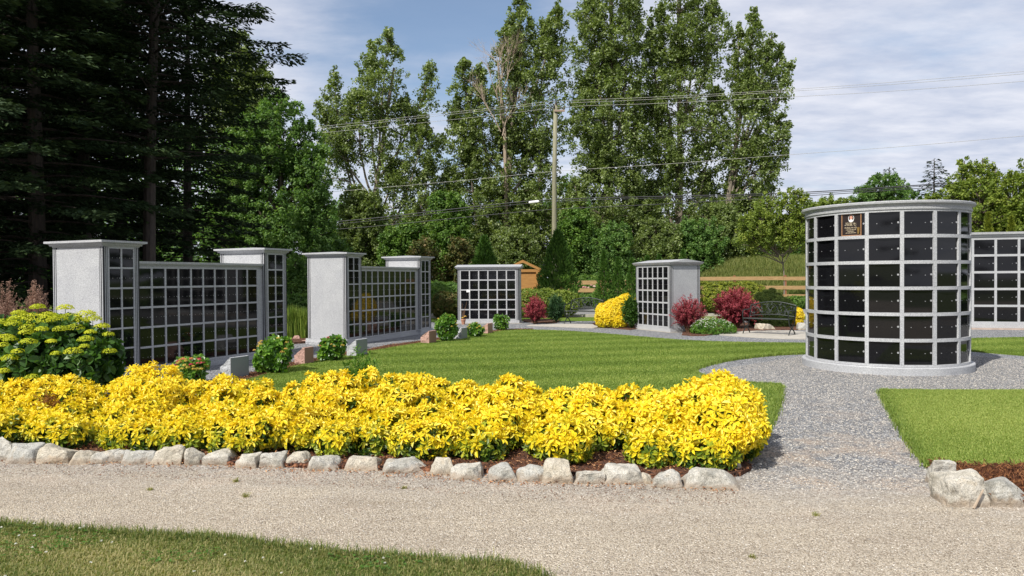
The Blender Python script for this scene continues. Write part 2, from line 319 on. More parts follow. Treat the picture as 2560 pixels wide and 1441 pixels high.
M['hydrangea'] = leaf_mat('hydrangea_leaf', GR((0.02, 0.055, 0.012), (0.045, 0.11, 0.018), (0.10, 0.20, 0.03)), 0.28, 0.42)
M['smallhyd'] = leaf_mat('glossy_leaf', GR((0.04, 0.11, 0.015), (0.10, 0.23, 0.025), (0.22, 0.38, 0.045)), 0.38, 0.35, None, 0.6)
M['limeflower'] = leaf_mat('lime_floret', GR((0.30, 0.38, 0.01), (0.52, 0.56, 0.02), (0.74, 0.72, 0.06)), 0.3, 0.6, (1.1, 1.1, 0.4))
M['pinkflower'] = leaf_mat('flower_floret', [(0.0, (0.55, 0.02, 0.08)), (0.3, (0.75, 0.10, 0.16)), (0.5, (0.62, 0.40, 0.06)), (0.8, (0.60, 0.55, 0.08)), (1.0, (0.8, 0.3, 0.2))], 0.25, 0.6, (1, 1, 1))
M['rose'] = leaf_mat('rose_petal', GR((0.6, 0.25, 0.28), (0.75, 0.45, 0.45), (0.8, 0.65, 0.6)), 0.25, 0.6, (1, 1, 1))
M['daisy'] = leaf_mat('daisy_petal', GR((0.6, 0.6, 0.5), (0.8, 0.8, 0.75), (0.75, 0.65, 0.2)), 0.2, 0.6, (1, 1, 1))
M['barberry'] = leaf_mat('barberry_leaf', GR((0.06, 0.012, 0.018), (0.23, 0.035, 0.05), (0.60, 0.14, 0.17)), 0.3, 0.5, (1.3, 0.7, 0.7))
M['reedpink'] = leaf_mat('feathery_plume', GR((0.17, 0.09, 0.06), (0.36, 0.22, 0.16), (0.58, 0.40, 0.31)), 0.25, 0.8, (1, 1, 1))
M['iris'] = leaf_mat('sword_leaf', GR((0.05, 0.10, 0.012), (0.13, 0.21, 0.025), (0.30, 0.36, 0.07)), 0.3, 0.5)
M['tallgrass'] = leaf_mat('tall_grass_blade', GR((0.05, 0.08, 0.015), (0.12, 0.16, 0.03), (0.30, 0.30, 0.10)), 0.3, 0.6)
M['mugo'] = leaf_mat('pine_needle', GR((0.02, 0.04, 0.008), (0.055, 0.09, 0.016), (0.13, 0.17, 0.04)), 0.1, 0.6)
M['mixshrub'] = leaf_mat('olive_leaf', GR((0.03, 0.06, 0.012), (0.085, 0.10, 0.02), (0.22, 0.15, 0.06)), 0.25, 0.6)

# ------------------------------------------------------------------ foliage primitives
def unit(a): return a / (np.linalg.norm(a, axis=-1, keepdims=True) + 1e-9)
def rdir(n): return unit(rng.normal(size=(n, 3)))
def leaf_quads(mb, c, axis, nrm, L, Wd, tint, fold=0.25, mi=0, wide=0.55):
    """six-vertex leaves folded along the midrib"""
    N = len(c); axis = unit(axis); s = unit(np.cross(axis, nrm)); n_ = np.cross(s, axis)
    L = np.broadcast_to(np.asarray(L, float), (N,))[:, None]; Wd = np.broadcast_to(np.asarray(Wd, float), (N,))[:, None]
    b0 = c; tip = c + axis * L - n_ * L * 0.12
    l1 = c + axis * L * (wide - 0.2) + s * Wd * 0.45 + n_ * Wd * fold; l2 = c + axis * L * (wide + 0.2) + s * Wd * 0.42 + n_ * Wd * fold * 0.7
    r1 = c + axis * L * (wide - 0.2) - s * Wd * 0.45 + n_ * Wd * fold; r2 = c + axis * L * (wide + 0.2) - s * Wd * 0.42 + n_ * Wd * fold * 0.7
    V = np.stack([b0, l1, l2, tip, r2, r1], 1).reshape(-1, 3)
    i = np.arange(N)[:, None] * 6
    F = np.concatenate([i + np.array([0, 3, 2, 1]), i + np.array([0, 5, 4, 3])])
    mb.add(V, F, mi, np.repeat(np.broadcast_to(tint, (N,)), 6))
def diamonds(mb, c, axis, nrm, L, Wd, tint, mi=0):
    N = len(c); axis = unit(axis); s = unit(np.cross(axis, nrm)); n_ = np.cross(s, axis)
    L = np.broadcast_to(np.asarray(L, float), (N,))[:, None]; Wd = np.broadcast_to(np.asarray(Wd, float), (N,))[:, None]
    V = np.stack([c, c + axis * L * .5 + s * Wd * .5 + n_ * Wd * .12, c + axis * L, c + axis * L * .5 - s * Wd * .5 + n_ * Wd * .12], 1).reshape(-1, 3)
    mb.add(V, np.arange(N * 4).reshape(-1, 4), mi, np.repeat(np.broadcast_to(tint, (N,)), 4))
def blades(mb, base, H, lean, wid, tint, mi=0):
    """grass blades: tapering two-segment strips"""
    N = len(base); az = rng.uniform(0, 2 * math.pi, N); d = np.stack([np.cos(az), np.sin(az), np.zeros(N)], 1); s = np.stack([-np.sin(az), np.cos(az), np.zeros(N)], 1)
    H = np.broadcast_to(H, (N,))[:, None]; ln = rng.uniform(0.1, 1, N)[:, None] * lean; w = np.broadcast_to(wid, (N,))[:, None]
    up = np.array((0, 0, 1.0))
    m_ = base + up * H * .6 + d * H * ln * .35; t_ = base + up * H * (1 - ln * .25) + d * H * ln
    V = np.stack([base - s * w / 2, base + s * w / 2, m_ + s * w * .4, m_ - s * w * .4, t_], 1).reshape(-1, 3)
    i = np.arange(N)[:, None] * 5
    mb.add(V, i + np.array([0, 1, 2, 3]), mi, np.repeat(tint, 5))
    mb.f.append((i + np.array([3, 2, 4])) + (mb.n - N * 5)); mb.m.append(np.full(N, mi))
def inpoly(x, y, poly):
    c = np.zeros(len(x), bool); n = len(poly); j = n - 1
    for i in range(n):
        xi, yi = poly[i][0], poly[i][1]; xj, yj = poly[j][0], poly[j][1]
        cond = ((yi > y) != (yj > y)) & (x < (xj - xi) * (y - yi) / (yj - yi + 1e-12) + xi)
        c ^= cond; j = i
    return c
def scatter(poly, n):
    p = np.array([q[:2] for q in poly]); lo, hi = p.min(0), p.max(0); out = []
    while sum(len(o) for o in out) < n:
        x = rng.uniform(lo[0], hi[0], n * 2); y = rng.uniform(lo[1], hi[1], n * 2); k = inpoly(x, y, p); out.append(np.stack([x[k], y[k]], 1))
    return np.concatenate(out)[:n]
def smooth_closed(pts, it=2):
    p = np.asarray(pts, float)
    for _ in range(it):
        q = np.roll(p, -1, 0); p = np.stack([p * .75 + q * .25, p * .25 + q * .75], 1).reshape(-1, p.shape[1])
    return p
def smooth_open(pts, it=2):
    p = np.asarray(pts, float)
    for _ in range(it):
        a = p[:-1] * .75 + p[1:] * .25; c = p[:-1] * .25 + p[1:] * .75
        p = np.concatenate([p[:1], np.stack([a, c], 1).reshape(-1, p.shape[1]), p[-1:]])
    return p
def sheet(name, poly, z, mat, skirt=0.0, kind='structure'):
    bm = bmesh.new(); vs = [bm.verts.new((p[0], p[1], z)) for p in poly]
    f = bm.faces.new(vs)
    if f.normal.z < 0: f.normal_flip()
    if skirt:
        lo = [bm.verts.new((p[0], p[1], z - skirt)) for p in poly]
        for i in range(len(vs)):
            j = (i + 1) % len(vs)
            bm.faces.new((vs[i], lo[i], lo[j], vs[j]))
    bmesh.ops.triangulate(bm, faces=[f])
    bmesh.ops.recalc_face_normals(bm, faces=bm.faces)
    me = bpy.data.meshes.new(name); bm.to_mesh(me); bm.free(); me.materials.append(mat)
    me.polygons.foreach_set('use_smooth', np.zeros(len(me.polygons), bool))
    o = bpy.data.objects.new(name, me); COL.objects.link(o); o['kind'] = kind
    return o

# ------------------------------------------------------------------ ground
g = sheet('ground', [(-900, -300), (900, -300), (900, 1800), (-900, 1800)], -0.02, M['field'])
sheet('gravel_path', [(-26, -6), (26, -6), (26, 27.2), (1.8, 27.2), (-26, 27.2)], 0.0, M['gravel'])
LF = [(560, 975), (668, 940), (740, 919), (860, 893), (960, 876), (1060, 859), (1150, 847), (1230, 833), (1290, 826.5), (1400, 829), (1500, 836), (1600, 845), (1700, 853.5), (1800, 858), (1900, 860), (2010, 861)]
left_edge = smooth_open([G(*p)[:2] for p in LF], 2)
CY = np.array((6.60, 13.10))
near_edge_px = [(2010, 886), (1950, 888), (1865, 896), (1790, 908), (1742, 922), (1728, 930), (1745, 941), (1795, 952), (1860, 962), (1946, 966)]
near_edge = smooth_open([G(*p)[:2] for p in near_edge_px], 2)
front_px = [(1946, 966), (1944, 1000), (1925, 1050), (1895, 1100), (1872, 1140), (1852, 1152)]
front = [G(*p)[:2] for p in front_px]
far_r = [G(2300, 858)[:2], G(2430, 849)[:2], G(2620, 845)[:2], G(2900, 842)[:2], G(2900, 905)[:2], G(2560, 891)[:2], G(2430, 880)[:2], G(2250, 876)[:2]]
hb = [np.array((1.3, 6.95)), np.array((-0.8, 7.35)), np.array((-3.5, 8.2)), np.array((-4.6, 8.75))]
lawn_poly = list(left_edge) + far_r + list(near_edge) + front[1:] + hb
sheet('lawn', lawn_poly, 0.03, M['turf'], 0.06)
lawn2_poly = [G(2209, 980)[:2], G(2230, 1022)[:2], G(2262, 1075)[:2], G(2300, 1130)[:2], G(2335, 1172)[:2], G(2420, 1178)[:2], G(2700, 1172)[:2], G(3000, 1170)[:2], G(3000, 981)[:2], G(2600, 982)[:2], G(2350, 982)[:2]]
sheet('lawn', lawn2_poly, 0.03, M['turf'], 0.06)
fg_px = [(-200, 1308), (0, 1316), (120, 1328), (300, 1338), (430, 1345), (560, 1352), (640, 1366), (760, 1378), (850, 1392), (960, 1398), (1060, 1405), (1130, 1416), (1230, 1414), (1290, 1428), (1360, 1450)]
fg_px = [(a, b + 5) for a, b in fg_px]
fg_poly = [G(*p)[:2] for p in fg_px] + [np.array((0.3, 3.0)), np.array((-4.5, 3.0)), np.array((-5.5, 4.9))]
sheet('verge', fg_poly, 0.02, M['turf'], 0.04)
# blades -------------------------------------------------------
def grass_obj(name, label, poly, n, H, wid, mat, z, lean=0.6, tint=None, dens=None):
    p = scatter(poly, n)
    if dens is not None: p = p[rng.random(len(p)) < dens(p)]
    b3 = np.concatenate([p, np.full((len(p), 1), z)], 1)
    pn = np.array([mnoise.noise((a * 0.7, c * 0.7, 3.0)) for a, c in p[:: max(1, len(p) // 4000)]])
    low = np.sin(p[:, 0] * 1.3 + np.sin(p[:, 1] * 0.9) * 1.4) * np.sin(p[:, 1] * 1.1 + np.sin(p[:, 0] * 0.7) * 1.7)
    t = np.clip(rng.beta(2.2, 2.6, len(p)) + low * 0.10, 0, 1)
    if tint is not None: t = tint(p, t)
    mb = MB(); blades(mb, b3, rng.uniform(0.6, 1.25, len(p)) * H, lean, wid, t)
    o = mb.build(name, mat); tag(o, label, 'grass', kind='stuff'); return o
def lawn_tint(p, t):
    # mowing stripes fanning across the lawn
    st = np.sin((p[:, 0] * -0.22 + p[:, 1] * 0.94) * 5.0 + 0.1 * p[:, 0])
    return np.clip(t + .05 + 0.13 * st, 0, 1)
dn = lambda p: np.clip((11.0 / np.maximum(p[:, 1], 6)) ** 1.3, 0.15, 1)
grass_obj('lawn_grass', 'short mown green grass of the curved lawn', lawn_poly, 520000, 0.022, 0.009, M['lawnblade'], 0.03, 0.8, lawn_tint, dn)
grass_obj('lawn_grass', 'short mown green grass beside the round columbarium path', [q for q in lawn2_poly], 230000, 0.022, 0.006, M['lawnblade'], 0.03, 0.8, lambda p, t: np.clip(t + .28, 0, 1), lambda p: (p[:, 0] < 8.5) * 1.0)
grass_obj('verge_grass', 'rough dry grass with clover in the near corner', fg_poly, 130000, 0.026, 0.0042, M['dryblade'], 0.02, 1.5, lambda p, t: np.clip(t * 1.0 + .13 + .26 * np.sin(p[:, 0] * 2.1 + 1.3 * np.sin(p[:, 1] * 3)) * np.sin(p[:, 1] * 4 + p[:, 0]), 0, 1))
# ragged edges
def edge_tufts(name, label, line, n, H, wid, mat, spread=0.05, z=0.0):
    line = np.asarray(line); seg = np.linalg.norm(np.diff(line, axis=0), axis=1); cs = np.concatenate([[0], np.cumsum(seg)])
    s = rng.uniform(0, cs[-1], n); x = np.interp(s, cs, line[:, 0]); y = np.interp(s, cs, line[:, 1])
    b3 = np.stack([x + rng.normal(0, spread, n), y + rng.normal(0, spread, n), np.full(n, z)], 1)
    mb = MB(); blades(mb, b3, rng.uniform(0.5, 1.3, n) * H, 1.0, wid, np.clip(rng.beta(2, 2.4, n), 0, 1)); o = mb.build(name, mat); tag(o, label, 'grass', kind='stuff')
edge_tufts('edge_grass', 'ragged longer grass along the verge edge', [G(*p)[:2] for p in fg_px], 9000, 0.06, 0.005, M['dryblade'], 0.04)
edge_tufts('edge_grass', 'ragged grass edge of the curved lawn', list(left_edge), 14000, 0.05, 0.008, M['lawnblade'], 0.03)
edge_tufts('edge_grass', 'ragged grass edge of the lawn by the gravel', list(near_edge) + front, 12000, 0.06, 0.008, M['lawnblade'], 0.035)
edge_tufts('edge_grass', 'ragged grass edge beside the right gravel path', lawn2_poly[:7], 11000, 0.06, 0.007, M['lawnblade'], 0.035)
edge_tufts('edge_grass', 'ragged grass edge of the far right lawn corner', lawn2_poly[7:] + lawn2_poly[:1], 9000, 0.05, 0.007, M['lawnblade'], 0.03)
# clover heads in the verge
p = scatter(fg_poly, 260); p = p[(np.hypot(p[:, 0] + 3.1, p[:, 1] - 4.6) < .5) | (rng.random(len(p)) < .25)]
mb = MB()
for q in p:
    c = np.array((q[0], q[1], 0.06 + rng.uniform(0, .02))); dd = rdir(14); dd[:, 2] = abs(dd[:, 2])
    diamonds(mb, np.repeat(c[None], 14, 0), dd, rdir(14), 0.009, 0.006, rng.uniform(0.2, 0.6, 14))
tag(mb.build('clover_flowers', M['daisy']), 'small white clover heads in the near rough grass', 'clover', kind='stuff')
# small weeds rooted in the path, each a plant of its own
for i, (px, py, hh, lab) in enumerate(((590, 1205, .05, 'tiny weed in the path below the long low boulders'), (612, 1243, .045, 'small dry weed tuft in the middle of the path, left'), (375, 1226, .03, 'tiny green weed in the path near the left stones'), (1010, 1222, .03, 'tiny weed in the path below the leaning grey boulder'), (2040, 1290, .035, 'small weed tuft on the path right of the corner boulder'), (1880, 1395, .03, 'tiny weed low in the tan path'))):
    q = G(px, py); mb = MB(); b3 = np.stack([rng.normal(0, .011, 40), rng.normal(0, .008, 40), np.zeros(40)], 1); blades(mb, b3, rng.uniform(.4, 1, 40) * hh, 1.4, .004, rng.uniform(.45, 1, 40)); o = mb.build('weed_tuft', M['dryblade']); o.location = q; tag(o, lab, 'weed', 'weeds in the near path')
# clover patches in the verge
pc = scatter(fg_poly, 5200); k = (np.hypot(pc[:, 0] + 3.0, (pc[:, 1] - 4.5) * 1.6) < .55) | (np.hypot(pc[:, 0] + .75, (pc[:, 1] - 4.15) * 1.6) < .3) | (np.hypot(pc[:, 0] + 1.9, (pc[:, 1] - 4.2) * 1.6) < .22); pc = pc[k]
mb = MB(); c3 = np.concatenate([pc, rng.uniform(.03, .05, (len(pc), 1))], 1); rr3 = unit(rng.normal(0, .25, (len(pc), 3)) + (0, 0, 1))
for kk in range(3):
    az = rng.uniform(0, 6.28, len(pc)); diamonds(mb, c3, np.stack([np.cos(az), np.sin(az), np.full(len(pc), .1)], 1), rr3, .016, .013, rng.uniform(.1, .55, len(pc)))
tag(mb.build('clover_leaves', M['smallhyd']), 'darker green clover patches in the near rough grass', 'clover', kind='stuff')
# pebbles
def pebbles(name, label, poly, n, smin, smax, lo, hi, dens=None):
    p = scatter(poly, n)
    if dens is not None: p = p[rng.random(len(p)) < dens(p)]
    n = len(p)
    s = smin + (smax - smin) * rng.random(n) ** 2.2
    base = np.array([(1, 0, 0), (0, 1, 0), (-1, 0, 0), (0, -1, 0), (0, 0, .7), (0, 0, -.5)], float)
    F0 = np.array([(0, 1, 4), (1, 2, 4), (2, 3, 4), (3, 0, 4), (1, 0, 5), (2, 1, 5), (3, 2, 5), (0, 3, 5)])
    az = rng.uniform(0, 6.28, n); ca, sa = np.cos(az), np.sin(az)
    V = base[None] * (1 + rng.uniform(-.35, .35, (n, 6, 3))) * (s[:, None, None]) * np.stack([rng.uniform(.7, 1.3, n), rng.uniform(.7, 1.1, n), rng.uniform(.6, 1, n)], 1)[:, None, :]
    x = V[..., 0] * ca[:, None] - V[..., 1] * sa[:, None]; y = V[..., 0] * sa[:, None] + V[..., 1] * ca[:, None]
    V = np.stack([x + p[:, 0:1], y + p[:, 1:2], V[..., 2] + s[:, None] * .25], -1).reshape(-1, 3)
    F = (np.arange(n)[:, None, None] * 6 + F0[None]).reshape(-1, 3)
    mb = MB(); mb.add(V, F, 0, np.repeat(rng.uniform(lo, hi, n), 6)); tag(mb.build(name, M['pebble']), label, 'pebbles', kind='stuff')
pathpoly = [(-5.5, 4.7), (-1.2, 3.7), (0.5, 2.9), (4.2, 2.9), (4.8, 6.4), (2.6, 6.2), (1, 5.85), (-1.2, 6.0), (-4.8, 6.8), (-5.6, 6.9)]
pebbles('loose_pebbles', 'fine tan stone chips loose on the near path', pathpoly, 60000, .002, .005, .3, 1.0)
pebbles('loose_pebbles', 'grey stone chips loose on the path to the round columbarium', [G(*q)[:2] for q in [(1860, 1225), (2330, 1225), (2215, 985), (2560, 975), (2560, 900), (2440, 890), (2010, 890), (1760, 930), (1950, 970), (1900, 1110)]], 70000, .004, .011, 0.0, .8)
# ------------------------------------------------------------------ mulch beds
bed = smooth_closed([(-8, 6.95), (-4.8, 6.72), (-3, 6.45), (-1.5, 6.22), (0, 6.02), (1, 5.86), (1.75, 5.82), (2.05, 6.2), (1.75, 6.9), (0.8, 7.1), (-0.8, 7.5), (-3.5, 8.4), (-4.4, 9.4), (-6.2, 10.6), (-8.5, 11)], 1)
sheet('mulch_bed', bed, 0.036, M['mulch'], 0.04)
lb = np.array(left_edge[4:36]); off = lb.copy(); tn = np.gradient(lb, axis=0); tn = unit(tn); nrm2 = np.stack([-tn[:, 1], tn[:, 0]], 1)
bed2 = list(lb + nrm2 * -.02) + list((lb + nrm2 * (.42 + .07 * np.sin(np.arange(len(lb)) * 1.3))[:, None])[::-1])
sheet('mulch_bed', bed2, 0.025, M['mulch'], 0.03)
bed3 = [G(2330, 1170)[:2], G(2450, 1180)[:2], G(2800, 1172)[:2], G(2800, 1262)[:2], G(2560, 1268)[:2], G(2440, 1255)[:2], G(2350, 1215)[:2]]
sheet('mulch_bed', bed3, 0.036, M['mulch'], 0.04)
bed4 = smooth_closed([G(1305, 806)[:2], G(1360, 809)[:2], G(1395, 809)[:2], G(1400, 800)[:2], G(1310, 798)[:2]], 1)
sheet('mulch_bed', bed4, 0.02, M['mulch'], 0.03)
bed5 = smooth_closed([G(1486, 817)[:2], G(1530, 822)[:2], G(1592, 827)[:2], G(1600, 812)[:2], G(1480, 806)[:2]], 1)
sheet('mulch_bed', bed5, 0.02, M['mulch'], 0.03)
bed6 = smooth_closed([G(1690, 838)[:2], G(1750, 842)[:2], G(1800, 836)[:2], G(1900, 826)[:2], G(2020, 826)[:2], G(2100, 812)[:2], G(1750, 806)[:2]], 1)
sheet('mulch_bed', bed6, 0.02, M['mulch'], 0.03)
bed7 = smooth_closed([G(718, 862)[:2], G(775, 858)[:2], G(770, 830)[:2], G(700, 830)[:2]], 1)
sheet('mulch_bed', bed7, 0.05, M['mulch'], 0.06)
def chips(label, poly, n, L, lo=0, hi=1, z=0.045, W=None, flat=0.35):
    p = scatter(poly, n); b3 = np.concatenate([p, np.full((n, 1), z) + rng.uniform(-.004, .012, (n, 1))], 1)
    ax = rdir(n); ax[:, 2] *= flat; nr = rdir(n) * .4 + np.array((0, 0, 1))
    mb = MB(); leaf_quads(mb, b3, ax, nr, rng.uniform(.5, 1.3, n) * L, rng.uniform(.4, 1.2, n) * (W or L * .35), rng.uniform(lo, hi, n) ** 1.4, 0.2)
    tag(mb.build('mulch_chips', M['chip']), label, 'mulch', kind='stuff')
chips('red brown bark chips under the golden shrubs', bed, 26000, .035)
chips('bark chips in the narrow bed beside the lawn', bed2, 9000, .03, z=.035)
chips('shredded red bark in the bed behind the right boulders', bed3, 14000, .06, .1, .85, W=.006, flat=.5)
ln = [G(*q)[:2] for q in [(0, 1160), (300, 1166), (600, 1178), (900, 1190), (1200, 1212), (1500, 1222), (1850, 1235)]]
fall = ln + [q + np.array((0, .22)) for q in ln[::-1]]
chips('fallen orange leaf litter along the stone edging', fall, 1500, .022, .5, 1, z=.008, W=.012)
fall2 = [q - np.array((0, .35)) for q in ln] + [q + np.array((0, .0)) for q in ln[::-1]]
chips('sparse bark litter blown on the near path', fall2, 2600, .013, .0, .8, z=.006, W=.006)
# ------------------------------------------------------------------ road, kerbs, far ground
sheet('road', [(-60, 30.5), (60, 30.0), (60, 37.5), (-60, 38)], 0.004, M['asphalt'])
mb = MB(); mb.box(-60, 60, 29.85, 30.0, -.02, .12); mb.box(-60, 60, 38.3, 38.5, -.02, .12); tag(mb.build('kerb', M['concrete']), kind='structure')
sheet('sidewalk', [(-60, 38.52), (60, 38.5), (60, 39.9), (-60, 40)], 0.012, M['concrete'])
sheet('grass_strip', [(-60, 40.0), (60, 40), (60, 46), (-60, 46)], 0.02, M['turf'])
sheet('grass_strip', [(-60, 27.2), (60, 27.2), (60, 29.85), (-60, 29.85)], 0.008, M['turf'])

# ================================================================== columbariums
_door_cache = {}
def door_mesh(w, h, t=0.02, big=True):
    key = (round(w, 4), round(h, 4), big)
    if key in _door_cache: return _door_cache[key]
    mb = MB(); mb.box(-w / 2, w / 2, 0, t, -h / 2, h / 2, 0)
    def stud(x, z, r):
        mb.tube([(x, 0.0, z), (x, -0.008, z)], r, 8, 1)
    if big:
        stud(w * .44, h * .03, .016); stud(w * .24, 0.0, .0065); stud(-w * .24, 0, .0065)
    else:
        stud(w * .44, 0.0, .008); stud(w * .2, 0.0, .004); stud(-w * .2, 0.0, .004)
    o = mb.build('niche_door', [M['black'], M['stud']]); me = o.data; bpy.data.objects.remove(o); _door_cache[key] = me; return me
def put_door(me, loc, rz, parent):
    o = bpy.data.objects.new('niche_door', me); COL.objects.link(o); o.parent = parent; o.location = loc; o.rotation_euler = (0, 0, rz); return o
def niche_grid(frame, parent, x0, x1, z0, z1, cols, rows, bar, yf, big=False, yb=None):
    """front frame of bars proud of the doors; front plane y=yf"""
    yb = yf + .03 if yb is None else yb
    cw = (x1 - x0) / cols; ch = (z1 - z0) / rows
    for r in range(rows + 1):
        zc = z0 + r * ch; frame.box(x0 - bar / 2, x1 + bar / 2, yf, yb, zc - bar / 2, zc + bar / 2)
    for c in range(cols + 1):
        xc = x0 + c * cw
        for r in range(rows): frame.box(xc - bar / 2, xc + bar / 2, yf + .0015, yb, z0 + r * ch + bar / 2, z0 + (r + 1) * ch - bar / 2)
    me = door_mesh(cw - bar - .004, ch - bar - .004, .012, big)
    for r in range(rows):
        for c in range(cols): put_door(me, (x0 + (c + .5) * cw, yf + .016, z0 + (r + .5) * ch), 0, parent)
def loft_rect(mb, x0, x1, y0, y1, prof, top='flat', rise=0.0, mi=0):
    """stack of rectangles (z, overhang)"""
    rings = []
    for z, o in prof: rings.append([(x0 - o, y0 - o, z), (x1 + o, y0 - o, z), (x1 + o, y1 + o, z), (x0 - o, y1 + o, z)])
    v = [p for r in rings for p in r]; f = [(3, 2, 1, 0)]
    for i in range(len(rings) - 1):
        for k in range(4):
            k2 = (k + 1) % 4; f.append((i * 4 + k, i * 4 + k2, (i + 1) * 4 + k2, (i + 1) * 4 + k))
    b_ = (len(rings) - 1) * 4; z, o = prof[-1]
    if top == 'flat': f.append((b_, b_ + 1, b_ + 2, b_ + 3))
    elif top == 'pyr':
        v.append(((x0 + x1) / 2, (y0 + y1) / 2, z + rise)); a = len(v) - 1
        for k in range(4): f.append((b_ + k, b_ + (k + 1) % 4, a))
    elif top == 'gable':
        ym = (y0 + y1) / 2; v += [(x0 - o, ym, z + rise), (x1 + o, ym, z + rise)]; a = len(v) - 2
        f += [(b_, b_ + 1, a + 1, a), (b_ + 2, b_ + 3, a, a + 1), (b_ + 1, b_ + 2, a + 1), (b_ + 3, b_, a)]
    mb.add(v, f, mi)
def rough_box(mb, x0, x1, y0, y1, z0, z1, amp=.02, seg=.06, seed=0, mi=0):
    """box whose sides are split-faced stone"""
    bm = bmesh.new(); bmesh.ops.create_cube(bm, size=1)
    for v_ in bm.verts: v_.co = Vector(((x0 + x1) / 2 + v_.co.x * (x1 - x0), (y0 + y1) / 2 + v_.co.y * (y1 - y0), (z0 + z1) / 2 + v_.co.z * (z1 - z0)))
    for ax, ln_ in ((0, x1 - x0), (1, y1 - y0), (2, z1 - z0)):
        k = int(ln_ / seg)
        for i in range(1, k):
            co = Vector((0, 0, 0)); no = Vector((0, 0, 0)); no[ax] = 1; co[ax] = (x0, y0, z0)[ax] + ln_ * i / k
            bmesh.ops.bisect_plane(bm, geom=bm.verts[:] + bm.edges[:] + bm.faces[:], plane_co=co, plane_no=no)
    c = Vector(((x0 + x1) / 2, (y0 + y1) / 2, 0))
    for v_ in bm.verts:
        nrm = v_.normal.copy(); nrm.z = 0
        if nrm.length < .1: continue
        edge = min(v_.co.z - z0, z1 - v_.co.z)
        k = amp * (mnoise.noise(v_.co * 9 + Vector((seed, 0, 0))) + .6 * mnoise.noise(v_.co * 23)) * (.25 if edge < 1e-4 else 1)
        v_.co += nrm.normalized() * k
    bmesh.ops.triangulate(bm, faces=bm.faces); bm.verts.index_update()
    mb.add([v_.co[:] for v_ in bm.verts], [tuple(x.index for x in f.verts) for f in bm.faces], mi); bm.free()
def fluting(mb, gmb, plane, a0, a1, z0, z1, n=3, yf=0.0, flip=1):
    """raised fillets with dark grooves between; plane 'x' -> on y=yf face spanning x; plane 'y' -> on x=yf face spanning y"""
    w = (a1 - a0) / n; gw = w * .55
    for i in range(n):
        s0 = a0 + i * w + gw / 2; s1 = a0 + (i + 1) * w - gw / 2
        if plane == 'x': mb.box(s0, s1, yf, yf + .02, z0, z1)
        else: mb.box(min(yf, yf + .02 * flip), max(yf, yf + .02 * flip), s0, s1, z0, z1)
    g_ = MB(); gmb.append(g_)
    if plane == 'x': g_.box(a0, a1, yf + .004, yf + .024, z0, z1)
    else: g_.box(min(yf + .004 * flip, yf + .024 * flip), max(yf + .004 * flip, yf + .024 * flip), a0, a1, z0, z1)
CAPP = [(0.0, .0), (.02, .006), (.022, .028), (.05, .04), (.062, .07), (.064, .088), (.098, .088)]
def long_columbarium(origin, direction, L, W, label, group, seed):
    rz = math.atan2(direction[1], direction[0])
    t = empty('columbarium_wall', (origin[0], origin[1], 0), rz, label, 'columbarium', group)
    PL = .68
    zb, zt, pitch = .15, 2.15, 1 / 3
    for k, (a, b_) in enumerate(((0, PL), (L - PL, L))):
        core = MB(); core.box(a + .02, b_ - .02, .024, W - .02, zb + .005, zt + .02)
        # end faces with plain panel between fluted corners
        for xf, fl in ((a, 1), (b_, -1)):
            pw = .085
            core.box(min(xf, xf + .02 * fl) + .003 * (fl > 0), max(xf, xf + .02 * fl) - .003 * (fl < 0), pw + .004, W - pw - .004, zb, zt - .035)
        gro = []
        for xf, fl in ((a, 1), (b_, -1)):
            for y0, y1 in ((.0, .085), (W - .085, W)): fluting(core, gro, 'y', y0, y1, zb, zt - .005, 2, xf, fl)
        fluting(core, gro, 'x', a + .021, a + .085, zb, zt - .005, 2, 0.0)
        fluting(core, gro, 'x', b_ - .085, b_ - .021, zb, zt - .005, 2, 0.0)
        po = core.build('pillar', M['granite'], t)
        for gm in gro: gm.build('groove', M['groove'], po)
        fr = MB(); niche_grid(fr, t, a + .103, b_ - .103, zb + .016, zt - .016, 2, 6, .028, 0.0)
        fr.build('niche_frame', M['granite'], t)
        cp = MB(); loft_rect(cp, a, b_, 0, W, [(zt + z, o) for z, o in CAPP], 'pyr', .035); cp.build('pillar_cap', M['granite'], t)
        bs = MB(); rough_box(bs, a - .035, b_ + .035, -.035, W + .035, -.02, zb - .003, .022, .06, seed + k); bs.build('plinth', M['granite_rock'], t)
    rc = .07
    x0, x1 = PL + .002, L - PL - .002
    core = MB(); core.box(x0, x1, rc + .026, W - rc, .12, 1.84)
    core.box(x1 - .1, x1 - .0, rc + .001, rc + .025, .12, 1.83); core.box(x0, x1 - .102, rc + .006, rc + .0255, .09, .10 + .02)
    core.build('center_wall', M['granite'], t)
    fr = MB(); niche_grid(fr, t, x0 + .02, x1 - .12, .125, 1.822, 10, 5, .034, rc); fr.build('niche_frame', M['granite'], t)
    cp = MB(); loft_rect(cp, x0 + .001, x1 - .001, rc, W - rc, [(1.842, .0), (1.86, 0.0), (1.86, .0)], 'flat')
    v = []; 
    for z, o in ((1.861, .012), (1.885, .03), (1.887, .05), (1.925, .055)): v += [(x0 + .001, rc - o, z), (x1 - .001, rc - o, z), (x1 - .001, W - rc + o, z), (x0 + .001, W - rc + o, z)]
    f_ = [(3, 2, 1, 0), (12, 13, 14, 15)]
    for i in range(3):
        for k in range(4): f_.append((i * 4 + k, i * 4 + (k + 1) % 4, i * 4 + 4 + (k + 1) % 4, i * 4 + 4 + k))
    cp.add(v, f_); cp.build('wall_cap', M['granite'], t)
    bs = MB(); rough_box(bs, x0 + .04, x1 - .04, rc - .03, W - rc + .03, -.02, .088, .02, .06, seed + 5); bs.build('plinth', M['granite_rock'], t)
    return t
d1 = np.array((.390, .921)); d2 = np.array((.3662, .9305))
